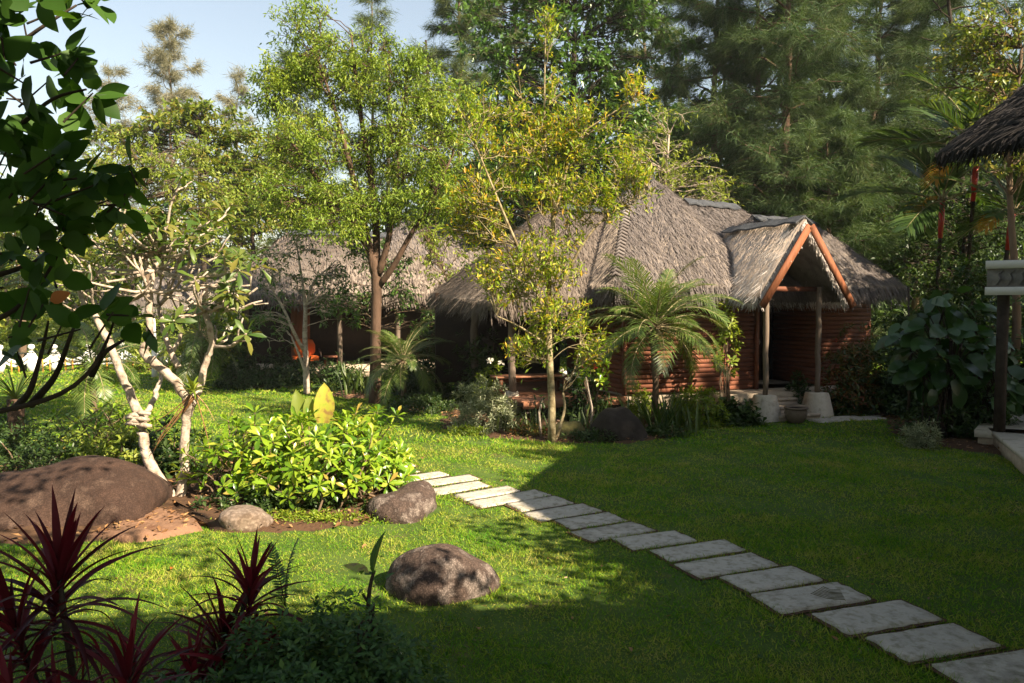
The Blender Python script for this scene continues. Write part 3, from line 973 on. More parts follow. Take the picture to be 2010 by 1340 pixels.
def roof_unit(root, seed, polys, eaves, base_mat, strand_mat, thick=.2, dens=120, SL=.24, SW=.014, fringe=130, name='roof', fl=.36):
    """polys: list of top-surface polygons (world); eaves: list of (p, q)"""
    rg = np.random.default_rng(seed)
    mb = MB(); P, D, U = [], [], []
    for poly in polys:
        pts = np.array([tuple(p) for p in poly])
        n = len(pts)
        nrm = np.zeros(3)
        for i in range(n):
            nrm += np.cross(pts[i] - pts[0], pts[(i + 1) % n] - pts[0])
        if nrm[2] < 0:
            pts = pts[::-1]
        top = [[0, i, i + 1] for i in range(1, n - 1)]
        dn = pts - np.array([0, 0, thick])
        V = np.vstack([pts, dn]); Fq = list(top) + [[n + a, n + c, n + b] for a, b, c in top]
        for i in range(n):
            j = (i + 1) % n
            Fq += [[i, n + i, j], [j, n + i, n + j]]
        mb.add(V, Fq)
        for a, b, c in top:
            A, B, C = pts[a], pts[b], pts[c]
            cr = np.cross(B - A, C - A); ar = np.linalg.norm(cr) / 2
            if ar < 1e-4: continue
            nn = cr / (2 * ar)
            g_ = np.array([0, 0, -1]) + nn * nn[2]; g_ /= np.linalg.norm(g_) + 1e-9
            m = int(ar * dens)
            u, v = rg.uniform(size=(2, m)); f = u + v > 1; u[f], v[f] = 1 - u[f], 1 - v[f]
            pp = A + u[:, None] * (B - A) + v[:, None] * (C - A) + nn * rg.uniform(.0, .03, m)[:, None] - g_ * .1
            dd = g_ + rg.normal(size=(m, 3)) * .17 + nn * rg.uniform(.0, .11, m)[:, None]
            P.append(pp); D.append(dd); U.append(np.tile(nn, (m, 1)) + rg.normal(size=(m, 3)) * .2)
    r = mb.build(name, base_mat, root)
    m0 = sum(len(p) for p in P)
    LEN = [np.full(m0, SL)]
    for p, q, outd in eaves:
        p, q = np.array(tuple(p)), np.array(tuple(q)); outd = np.array(tuple(outd), float)
        m = int(np.linalg.norm(q - p) * fringe * 1.6)
        t = rg.uniform(size=m)[:, None]
        z = rg.uniform(0, 1, m)
        pp = p * (1 - t) + q * t - np.array([0, 0, 1]) * (z * thick)[:, None] + outd * (.07 * (1 - z) - .035)[:, None]
        dd = outd * rg.uniform(.1, .75, m)[:, None] + np.array([0, 0, -1.0]) + rg.normal(size=(m, 3)) * .16
        P.append(pp); D.append(dd); U.append(np.tile(outd, (m, 1)) + rg.normal(size=(m, 3)) * .3); LEN.append(np.full(m, fl) * rg.uniform(.5, 1.1, m))
    P = np.vstack(P); D = np.vstack(D); U = np.vstack(U); LEN = np.concatenate(LEN)
    n = len(P)
    V, F = leaf_arrays((np.array([(0, .5, 0), (0, -.5, 0), (1, .18, 0), (1, -.18, 0)], float), np.array([[0, 1, 2], [1, 3, 2]])), P, D, U, LEN * rg.uniform(.6, 1.2, n), SW * rg.uniform(.6, 1.4, n))
    s = MB(); s.add(V, F); s.build('thatch', strand_mat, r, kind='stuff')
    return r

def ridge_cap(root, p, q, side, w=.26, th=.035, mat=None):
    """folded felt cap along the ridge p-q; side = horizontal across-ridge unit vector"""
    p, q = Vector(p), Vector(q)
    mb = MB()
    side = Vector(side).normalized()
    up = Vector((0, 0, 1))
    n = 9
    for s in (-1, 1):
        rows = []
        for i in range(n):
            t = i / (n - 1)
            c = p.lerp(q, t) + up * (.05 + .012 * math.sin(t * 19))
            rows.append((c, c + side * s * w - up * (w * .62 + .012 * math.sin(t * 23 + 1))))
        for i in range(n - 1):
            a, b = rows[i]; c, d = rows[i + 1]
            off = up * th
            mb.quad(a + off, c + off, d + off, b + off); mb.quad(a, b, d, c); mb.quad(b, b + off, d + off, d)
        for k in (0, n - 1):
            a, b = rows[k]; mb.quad(a, b, b + up * th, a + up * th)
    return mb.build('ridge_cap', mat or M['ridge'], root)

def plank_wall(root, o, ux, length, z0, z1, normal, name='wall', ph=.102, mat=None, back=None, cut=None):
    """horizontal lap boards: each a child of the wall"""
    o, ux, normal = Vector(o), Vector(ux).normalized(), Vector(normal).normalized()
    mb = MB()
    c = o + ux * (length / 2) + Vector((0, 0, (z0 + z1) / 2)) - normal * .06
    mb.box(c, (length, .08, z1 - z0), [ux, normal, Z3])
    w = mb.build(name, back or M['wood_dark'], root)
    n = int((z1 - z0) / ph)
    base = None
    for i in range(n):
        zc = z0 + (i + .5) * ph
        x0, x1 = 0.0, length
        b = MB()
        dn = .012
        A = o + Vector((0, 0, zc))
        ax2 = (normal * 1 + Z3 * -.0).normalized()
        # board leaning out a little at its foot
        pts = []
        for x in (x0, x1):
            for (dz, dy) in ((-ph / 2 + .007, dn + .003), (ph / 2 - .007, .012), (ph / 2 - .004, -.018), (-ph / 2 + .004, -.018)):
                pts.append(A + ux * x + Z3 * dz + normal * dy)
        b.add([tuple(p) for p in pts], [[0, 4, 5], [0, 5, 1], [1, 5, 6], [1, 6, 2], [2, 6, 7], [2, 7, 3], [3, 7, 4], [3, 4, 0], [0, 1, 2], [0, 2, 3], [4, 6, 5], [4, 7, 6]])
        b.build('plank', mat or M['wood_red'], w)
    return w

def pier_post(root, foot, top, pier_h=.52, w=.30, r=.07, seed=0, wt=.2):
    """tapering rendered pier carrying a crooked log post"""
    rg = np.random.default_rng(seed)
    foot = Vector(foot)
    mb = MB()
    a = WV; b = BV
    def corner(sx, sy, ww, z):
        return (foot.x + (a[0] * sx + b[0] * sy) * ww / 2, foot.y + (a[1] * sx + b[1] * sy) * ww / 2, z)
    lv = [(w * 1.18, -.05), (w * 1.12, .04), (w * .78, pier_h - .03), (w * .72, pier_h)]
    V = [corner(sx, sy, ww, z) for ww, z in lv for sx, sy in ((-1, -1), (1, -1), (1, 1), (-1, 1))]
    F = []
    for i in range(len(lv) - 1):
        for j in range(4):
            p = i * 4 + j; q = i * 4 + (j + 1) % 4
            F += [[p, q, p + 4], [q, q + 4, p + 4]]
    n = (len(lv) - 1) * 4
    F += [[n, n + 1, n + 2], [n, n + 2, n + 3]]
    mb.add(V, F); mb.build('pier', M['concrete'], root)
    P = [(foot.x + rg.normal() * .012, foot.y + rg.normal() * .012, z) for z in np.linspace(pier_h - .01, top, 9)]
    mb = MB(); mb.tube(P, [r * rg.uniform(.88, 1.1) for _ in range(9)], 10); mb.build('post', M['log'], root, smooth=True)

hut = thing('bungalow', 'thatched timber bungalow with gabled porch and stone steps', 'bungalow', tuple(H(5, 0, 0)))
EH = 2.78
# left wing over the veranda
B_FL, B_FR, B_BL, B_BR = H(-.75, -.75, 2.45), H(4.2, -.75, EH), H(-.9, 3.7, 2.62), H(4.2, 3.7, EH)
B_R0, B_R1 = H(1.45, 1.45, 4.68), H(4.2, 1.35, 4.62)
roof_unit(hut, 31, [[B_FL, B_FR, B_R1, B_R0], [B_BL, B_FL, B_R0], [B_BR, B_BL, B_R0, B_R1]],
          [(B_FL, B_FR, -B3), (B_BL, B_FL, -W3), (B_BR, B_BL, B3)], M['thatch'], M['strand_brown'], dens=520)
ridge_cap(hut, B_R0, B_R1, B3, w=.22)
# tall central roof
A_FL, A_FR, A_BL, A_BR = H(1.55, -1.7, EH), H(8.2, -1.7, EH), H(1.55, 4.2, EH), H(8.2, 4.2, EH)
A_P2, A_P, A_M, A_R = H(3.45, 1.2, 5.20), H(4.03, 1.2, 5.46), H(4.97, 1.2, 4.93), H(6.5, 1.2, 4.86)
roof_unit(hut, 32, [[A_P2, A_FL, H(3.2, -1.7, EH), A_P], [A_P, H(3.2, -1.7, EH), H(5.2, -1.7, EH), A_M], [A_M, H(5.2, -1.7, EH), A_FR, A_R], [A_BL, A_FL, A_P2],
                    [A_FR, A_BR, A_R], [A_BR, A_BL, A_P2, A_P, A_M, A_R]],
          [(A_FL, A_FR, -B3), (A_BL, A_FL, -W3), (A_FR, A_BR, W3)], M['thatch'], M['strand'], dens=560)
ridge_cap(hut, H(3.4, 1.2, 5.18), H(4.03, 1.2, 5.47), B3, w=.2)
ridge_cap(hut, A_M, A_R, B3, w=.24)
# plaited hip edge on the left corner of the tall roof
mbh = MB()
for i in range(26):
    t = .12 + .82 * i / 25
    p = A_P2.lerp(A_FL, t) + Z3 * .05
    d = (A_FL - A_P2).normalized()
    mbh.tube([p - W3 * .10 - Z3 * .03, p + Z3 * .035, p + W3 * .10 - B3 * .06 - Z3 * .03], [.028, .04, .028], 5)
mbh.build('hip_plait', M['strand'], hut)
# right front roof behind the porch
D_FL, D_FR, D_BL, D_BR = H(4.4, -1.72, EH), H(9.15, -1.72, EH), H(4.4, 2.1, EH), H(9.3, 2.3, EH)
D_R0, D_R1 = H(6.25, .2, 4.46), H(8.0, .2, 4.42)
roof_unit(hut, 33, [[D_FL, D_FR, D_R1, D_R0], [D_BL, D_FL, D_R0], [D_FR, D_BR, D_R1], [D_BR, D_BL, D_R0, D_R1]],
          [(D_FL, D_FR, -B3), (D_FR, D_BR, W3)], M['thatch'], M['strand'], dens=560)
ridge_cap(hut, D_R0, D_R1, B3, w=.22)
# porch gable
PA, PF, PB = 5.32, -2.72, .3
P_R0, P_R1 = H(PA, PF, 4.10), H(PA, PB, 4.10)
P_L0, P_L1 = H(PA - 1.08, PF, 2.55), H(PA - 1.08, PB, 2.55)
P_Q0, P_Q1 = H(PA + 1.08, PF, 2.55), H(PA + 1.08, PB, 2.55)
roof_unit(hut, 34, [[P_L0, P_R0, P_R1, P_L1], [P_Q0, P_R0, P_R1, P_Q1]], [(P_L0, P_L1, -W3), (P_Q0, P_Q1, W3), (P_R0, P_L0, -B3), (P_R0, P_Q0, -B3)], M['thatch'], M['strand_pale'], dens=520, thick=.14, SL=.3, fl=.22)
ridge_cap(hut, P_R0, H(PA, -.2, 4.1), W3, w=.22)
for s in (-1, 1):      # barge boards
    mb = MB()
    e0 = H(PA + s * .02, PF - .17, 4.00); e1 = H(PA + s * 1.14, PF - .17, 2.38)
    d = (e1 - e0).normalized(); nb = d.cross(-B3).normalized()
    mb.box((e0 + e1) / 2 - Z3 * .05, ((e1 - e0).length, .04, .145), [d, B3, nb])
    mb.build('barge_board', M['wood_fascia'], hut)
mb = MB()              # little gable infill and tie beam deep in the porch
mb.box(H(PA, -2.2, 2.70), (1.9, .09, .10), [W3, B3, Z3]); mb.build('tie_beam', M['wood_red'], hut)
mb = MB(); mb.add([tuple(H(PA - 1.0, -.95, 2.6)), tuple(H(PA + 1.0, -.95, 2.6)), tuple(H(PA, -.95, 4.0))], [[0, 1, 2]])
mb.add([tuple(H(PA - 1.0, -.9, 2.6)), tuple(H(PA + 1.0, -.9, 2.6)), tuple(H(PA, -.9, 4.0))], [[0, 2, 1]])
mb.build('gable_panel', M['wood_red'], hut)
# walls
FZ = .46
plank_wall(hut, H(2.2, -.95, 0), W3, 3.3, FZ, 2.6, -B3)
plank_wall(hut, H(7.35, -.95, 0), W3, 1.5, FZ, 2.6, -B3)
plank_wall(hut, H(2.2, -.95, 0), B3, 3.0, FZ, 2.7, -W3)
mb = MB()
mb.box(H(.7, 2.9, 1.55), (3.3, .1, 2.2), [W3, B3, Z3])
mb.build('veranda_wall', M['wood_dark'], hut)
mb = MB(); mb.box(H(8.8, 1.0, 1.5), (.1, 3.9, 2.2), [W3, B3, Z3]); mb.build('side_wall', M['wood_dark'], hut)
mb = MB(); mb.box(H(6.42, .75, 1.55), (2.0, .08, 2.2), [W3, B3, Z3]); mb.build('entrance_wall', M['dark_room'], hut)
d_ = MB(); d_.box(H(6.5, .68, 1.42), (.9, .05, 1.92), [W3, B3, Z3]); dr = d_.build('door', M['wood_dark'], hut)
d_ = MB(); d_.tube([H(6.85, .64, 1.35), H(6.85, .60, 1.42), H(6.85, .64, 1.5)], [.012] * 3, 6); d_.build('handle', M['concrete'], dr)
for s, L0 in ((-1, 5.5), (1, 7.35)):   # cheek walls of the entrance
    plank_wall(hut, H(L0, -.95, 0), B3, 1.7, FZ, 2.6, W3 * -s)
# corner board
for a in (2.17, 5.53):
    mb = MB(); mb.box(H(a, -.99, 1.53), (.08, .08, 2.16), [W3, B3, Z3]); mb.build('corner_board', M['wood_red'], hut)
# plinth
mb = MB(); mb.box(H(5.6, .9, .2), (6.7, 3.6, .5), [W3, B3, Z3]); mb.build('plinth', M['step_stone'], hut)
# porch floor, steps, piers
mb = MB(); mb.box(H(PA + .85, -.9, .22), (3.5, 1.6, .46), [W3, B3, Z3]); mb.build('porch_floor', M['step_stone'], hut)
for k, (b0, b1, h) in enumerate(((-2.02, -1.62, .36), (-2.36, -2.0, .23), (-2.70, -2.34, .11))):
    st = thing('step', None, None)
    mb = MB(); mb.box(H(PA, (b0 + b1) / 2, h / 2 - .03), (1.02, b1 - b0 - .02, h - .04), [W3, B3, Z3])
    st_o = mb.build('step', M['step_stone'], hut)
    bpy.data.objects.remove(st)
    for j in range(4):
        mb = MB(); mb.box(H(PA - .39 + j * .26, (b0 + b1) / 2 - .004, h - .024), (.25, b1 - b0, .055), [W3, B3, Z3]); mb.build('stone', M['step_stone'], st_o)
pier_post(hut, H(4.65, -2.43, 0), 2.75, seed=1, w=.43, r=.058)
pier_post(hut, H(6.0, -2.40, 0), 2.75, seed=2, w=.44, r=.058)
pier_post(hut, H(0, 0, 0), 2.9, seed=3, w=.28, r=.085)
pier_post(hut, H(-.12, 2.3, 0), 2.9, seed=4, w=.28, r=.095)
# veranda deck of boards
dk = MB(); dk.box(H(1.05, .95, .32), (2.3, 3.7, .10), [W3, B3, Z3]); deck = dk.build('deck', M['wood_dark'], hut)
for i in range(14):
    mb = MB(); mb.box(H(1.05, -.86 + i * .27, .395), (2.34, .255, .04), [W3, B3, Z3]); mb.build('board', M['wood_deck'], deck)
mb = MB(); mb.box(H(1.05, -1.01, .34), (2.34, .04, .15), [W3, B3, Z3]); mb.build('deck_edge', M['wood_deck'], hut)
for a in (0, 1.1, 2.1):
    mb = MB(); mb.box(H(a, -.9, .13), (.1, .1, .3), [W3, B3, Z3]); mb.build('deck_prop', M['wood_dark'], hut)

# bench on the deck
bn = thing('bench', 'low red timber bench with slatted top on the veranda deck', 'bench', tuple(H(.35, .35, .415)))
for j in range(4):
    mb = MB(); mb.box(H(.55, .15 + j * .13, .80), (1.7, .115, .045), [W3, B3, Z3]); mb.build('slat', M['wood_deck'], bn)
for a in (-.2, 1.3):
    for b in (.16, .54):
        mb = MB(); mb.box(H(a, b, .595), (.07, .07, .36), [W3, B3, Z3]); mb.build('leg', M['wood_red'], bn)
mb = MB(); mb.box(H(.55, .35, .70), (1.55, .05, .06), [W3, B3, Z3]); mb.build('stretcher', M['wood_red'], bn)
cu = MB(); c = H(1.75, .3, .50)
cu.lathe((0, 0, 0), [(0, 0), (.16, .0), (.2, .05), (.2, .10), (.15, .15), (0, .16)], 14)
o = cu.build('cushion', M['white_paint'], None, smooth=True); o.location = c + Z3 * -.08
tag(o, 'round white cushion lying on the veranda deck', 'cushion')

# ---- clay pot by the steps
pc = H(5.02, -2.92, 0)
pot = thing('pot', 'squat brown clay pot beside the stone steps', 'pot', (pc.x, pc.y, 0))
mb = MB(); mb.lathe(pc, [(0, 0), (.13, 0), (.15, .02), (.20, .10), (.222, .19), (.215, .25), (.20, .275), (.205, .29)], 28); mb.build('body', M['pot'], pot, smooth=True)
mb = MB(); mb.lathe(pc, [(.20, .275), (.235, .285), (.24, .305), (.22, .32), (.185, .315), (.18, .29)], 28); mb.build('rim', M['pot'], pot, smooth=True)
mb = MB(); mb.lathe(pc, [(.18, .29), (.19, .22), (.16, .21), (0, .21)], 28); mb.build('inside', M['dark_room'], pot)

# ------------------------------------------------------------------ second bungalow
hut2 = thing('bungalow', 'shaded thatched bungalow with orange cushions behind the big tree', 'bungalow', (-5.2, 26, 0))
def H2(a, b, h):
    p = np.array([-6.9, 23.6]) + a * WV + b * BV
    return Vector((p[0], p[1], h))
E2 = 2.75
f0, f1, k0, k1 = H2(-1.9, -1.2, 2.65), H2(5.4, -1.2, E2), H2(-1.9, 5.0, E2), H2(5.4, 5.0, E2)
r0, r1 = H2(.2, 1.9, 4.75), H2(3.6, 1.9, 4.75)
roof_unit(hut2, 41, [[f0, f1, r1, r0], [k0, f0, r0], [f1, k1, r1], [k1, k0, r0, r1]], [(f0, f1, -B3), (k0, f0, -W3), (f1, k1, W3)], M['thatch'], M['strand_brown'], dens=170, SW=.028)
ridge_cap(hut2, r0, r1, B3, w=.25)
q0, q1, q2, q3 = H2(2.3, .2, 3.5), H2(6.8, .2, 3.3), H2(2.3, 4.6, 3.5), H2(6.8, 4.6, 3.3)
s0, s1 = H2(4.15, 2.3, 5.28), H2(4.6, 2.3, 5.30)
roof_unit(hut2, 42, [[q0, q1, s1, s0], [q2, q0, s0], [q1, q3, s1], [q3, q2, s0, s1]], [(q0, q1, -B3), (q1, q3, W3)], M['thatch'], M['strand'], dens=170, SW=.028)
u0, u1 = H2(4.6, 2.3, 5.0), H2(6.2, 2.3, 5.0)
roof_unit(hut2, 43, [[H2(4.0, -.2, 3.2), H2(8.0, -.2, 2.8), u1, u0], [H2(8.0, -.2, 2.8), H2(8.0, 4.5, 2.8), u1]], [(H2(4.0, -.2, 3.2), H2(8.0, -.2, 2.8), -B3)], M['thatch'], M['strand'], dens=170, SW=.028)
ridge_cap(hut2, u0, u1, B3, w=.22)
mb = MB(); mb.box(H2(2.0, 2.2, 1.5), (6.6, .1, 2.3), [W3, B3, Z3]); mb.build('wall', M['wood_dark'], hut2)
mb = MB(); mb.box(H2(1.9, 1.2, .26), (7.0, 3.6, .3), [W3, B3, Z3]); mb.build('veranda_floor', M['step_stone'], hut2)
mb = MB(); mb.box(H2(.55, 2.12, 1.5), (.62, .06, 2.0), [W3, B3, Z3]); mb.build('door', M['wood_fascia'], hut2)
for i, a in enumerate((-1.2, 1.5, 3.3, 5.0)):
    mb = MB(); mb.tube([H2(a, -.6, z) for z in (.3, 1.2, 2.0, 2.9)], [.08, .075, .08, .075], 8); mb.build('post', M['log'], hut2, smooth=True)
# orange seat
seat = thing('lounge_chair', 'orange upholstered lounge chair on the shaded veranda', 'chair', tuple(H2(.55, .3, .41)))
mb = MB(); mb.tube([H2(.55, .62, .98) + Vector((0, 0, dz)) for dz in (-.30, -.26, -.1, .1, .26, .30)], [.1, .26, .34, .34, .26, .1], 18, flat=.4)
mb.build('backrest', M['orange_cloth'], seat, smooth=True)
mb = MB(); mb.box(H2(.55, .25, .68), (.75, .7, .14), [W3, B3, Z3]); mb.build('seat_cushion', M['orange_cloth'], seat)
for a in (.25, .85):
    for b in (-.05, .55):
        mb = MB(); mb.box(H2(a, b, .51), (.06, .06, .2), [W3, B3, Z3]); mb.build('leg', M['wood_dark'], seat)
mb = MB(); mb.tube([H2(.98, -.1, .75), H2(1.0, .2, .9), H2(1.0, .6, .95)], [.03, .03, .03], 6); mb.build('arm', M['wood_dark'], seat)
tb = thing('stool', 'small dark red stool beside the orange lounge chair', 'stool', tuple(H2(1.35, .2, .41)))
mb = MB(); mb.box(H2(1.35, .2, .72), (.5, .4, .05), [W3, B3, Z3]); mb.build('top', M['wood_red'], tb)
for a in (1.15, 1.55):
    for b in (.05, .35):
        mb = MB(); mb.box(H2(a, b, .55), (.05, .05, .29), [W3, B3, Z3]); mb.build('leg', M['wood_red'], tb)

# ------------------------------------------------------------------ third bungalow, far left
hut3 = thing('bungalow', 'distant grey thatched bungalow seen through the pale branches', 'bungalow', (-14, 36, 0))
def H3(a, b, h):
    p = np.array([-15.8, 34.0]) + a * WV + b * BV
    return Vector((p[0], p[1], h))
f0, f1, k0, k1 = H3(-1.0, -1, 2.25), H3(5.2, -1, 2.25), H3(-1.0, 5, 2.25), H3(5.2, 5, 2.25)
r0, r1 = H3(1.0, 2.0, 4.75), H3(3.4, 2.0, 4.75)
roof_unit(hut3, 44, [[f0, f1, r1, r0], [k0, f0, r0], [f1, k1, r1], [k1, k0, r0, r1]], [(f0, f1, -B3), (k0, f0, -W3)], M['thatch'], M['strand'], dens=50, SW=.06)
ridge_cap(hut3, r0, r1, B3, w=.25)
mb = MB(); mb.box(H3(2.1, 1.2, 1.3), (4.6, 3.0, 2.3), [W3, B3, Z3]); mb.build('wall', M['wood_dark'], hut3)

# ------------------------------------------------------------------ the bungalow beside the camera (its roof corner is in view)
near = thing('bungalow', 'near dark thatched roof corner jutting in at the right edge', 'bungalow', (8, 0, 0))
EX = Vector((.38, -.93, 0)).normalized(); GX = Vector((.93, .38, 0)).normalized()
c0 = Vector((3.56, 6.5, 3.66))
def NQ(g, e, h): return Vector((c0.x, c0.y, 0)) + GX * g + EX * e + Z3 * h
n00, n01 = NQ(0, 0, 3.66), NQ(0, 11, 3.66)
nr0, nr1 = NQ(4.2, 0, 6.3), NQ(4.2, 11, 6.3)
n10, n11 = NQ(8.4, 0, 3.66), NQ(8.4, 11, 3.66)
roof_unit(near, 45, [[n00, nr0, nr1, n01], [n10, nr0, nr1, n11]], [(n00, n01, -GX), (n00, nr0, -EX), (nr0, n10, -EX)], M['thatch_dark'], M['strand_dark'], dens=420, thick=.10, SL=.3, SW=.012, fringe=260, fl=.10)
# unseen veranda roof over the camera, its outline shaped to shade the foreground
v0, v1 = Vector((-2.6, 2.0, 4.1)), Vector((6.4, 2.80, 4.1))
v2, v3 = v1 + EX * 6, v0 + EX * 6
vr0, vr1 = (v0 + v3) / 2 + GX * 1.5 + Z3 * 1.9, (v1 + v2) / 2 + Z3 * 1.9
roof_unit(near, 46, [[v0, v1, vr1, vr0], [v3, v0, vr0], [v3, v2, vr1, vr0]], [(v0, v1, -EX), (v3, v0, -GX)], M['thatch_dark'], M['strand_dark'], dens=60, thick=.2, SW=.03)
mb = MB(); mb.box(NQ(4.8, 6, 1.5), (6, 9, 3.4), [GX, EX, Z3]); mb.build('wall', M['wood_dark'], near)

# neighbouring pavilion with carved beam on the right
pav = thing('pavilion', 'shadowed pavilion with carved grey frieze beam and stone plinth', 'pavilion', (10.5, 15, 0))
bx0 = at(1948, 545, 12.6)
bd = Vector((.80, -.6, 0)).normalized(); bn_ = Vector((-.6, -.80, 0))
def PVp(s, dpt, h): return Vector((bx0.x, bx0.y, 0)) + bd * s - bn_ * dpt + Z3 * h
for z in (2.60, 3.03):
    mb = MB(); mb.box(PVp(2.4, .1, z), (5.0, .24, .13), [bd, bn_, Z3]); mb.build('beam', M['whitewash'], pav)
mb = MB(); mb.box(PVp(2.4, .12, 2.815), (4.96, .16, .30), [bd, bn_, Z3]); fz = mb.build('frieze', M['frieze'], pav)
rgp = np.random.default_rng(8)
for i in range(30):
    mb = MB()
    x = .05 + i * .16
    mb.tube([PVp(x, .03, 2.70), PVp(x + .05, .025, 2.80), PVp(x + .02, .025, 2.88), PVp(x + .09, .03, 2.93)], [.016, .02, .018, .012], 5)
    mb.build('carving', M['frieze'], fz)
mb = MB(); mb.box(PVp(3.0, 2.4, .22), (6.4, 4.6, .12), [bd, bn_, Z3]); mb.build('terrace', M['concrete'], pav)
mb = MB(); mb.box(PVp(3.0, 2.4, .06), (6.3, 4.5, .2), [bd, bn_, Z3]); mb.build('plinth', M['step_stone'], pav)
le = Vector((-.9, -2.2, 0)).normalized(); lr = Vector((2.2, -.9, 0)).normalized()
lc = Vector((8.1, 13.0, 0)) + le * 1.5 + lr * 1.0
mb = MB(); mb.box(lc + Z3 * .245, (3.0, 2.0, .07), [le, lr, Z3]); mb.build('ledge', M['concrete'], pav)
mb = MB(); mb.box(lc + Z3 * .09, (2.96, 1.94, .24), [le, lr, Z3]); mb.build('ledge_base', M['step_stone'], pav)
for s in (.15, 3.0):
    mb = MB(); mb.tube([PVp(s, .15, z) for z in (.28, 1.4, 2.55)], [.09, .085, .09], 8); mb.build('post', M['bark_dark'], pav, smooth=True)
e0, e1, e2, e3 = PVp(-.5, -.6, 3.1), PVp(6.5, -.6, 3.1), PVp(6.5, 4.8, 3.1), PVp(-.5, 4.8, 3.1)
mb = MB(); mb.box(PVp(3.2, 4.5, 1.6), (6, .1, 2.8), [bd, bn_, Z3]); mb.build('wall', M['wood_dark'], pav)

# ------------------------------------------------------------------ white draped rope fence
fen = thing('rope_fence', 'white posts with draped white swags on orange stakes', 'fence', tuple(gp(180, 735)))
fp = [gp(px, 735) for px in (-60, 0, 62, 107, 175, 240, 322, 372)]
fp = [Vector((p.x, 26 + .35 * i, 0)) for i, p in enumerate(fp)]
fp = [Vector((at(px, 700, p.y).x, p.y, 0)) for px, p in zip((-60, 0, 62, 107, 175, 240, 322, 372), fp)]
for i, p in enumerate(fp):
    mb = MB(); mb.lathe(p, [(0.0, .0), (.10, .0), (.16, .25), (.13, .45), (.06, .72), (.05, .78)], 12); po = mb.build('post', M['white_paint'], fen, smooth=True)
    mb = MB(); mb.lathe(p, [(0, .78), (.075, .80), (.11, .87), (.09, .95), (0, .98)], 12); mb.build('finial', M['white_paint'], po, smooth=True)
    if i < len(fp) - 1:
        q = fp[i + 1]
        for (za, sg, rr) in ((.72, .36, .065), (.52, .30, .045)):
            P = [p.lerp(q, t) + Z3 * (za - sg * 4 * t * (1 - t)) for t in np.linspace(0, 1, 10)]
            mb = MB(); mb.tube(P, [rr * (1 + .2 * math.sin(k * 2.3)) for k in range(10)], 7); mb.build('swag', M['white_paint'], fen, smooth=True)
    for dx in (.35, .6):
        mb = MB(); b = p + Vector((dx, .05, 0)); mb.tube([b + Z3 * -.05, b + Z3 * .45], [.03, .025], 5); mb.build('stake', M['orange_stake'], fen)
mb = MB(); p = at(303, 700, 25.0); mb.tube([(p.x, p.y, z) for z in (0, .6, 1.2, 1.9)], [.10, .09, .085, .05], 8); mb.build('tall_post', M['white_paint'], fen, smooth=True)

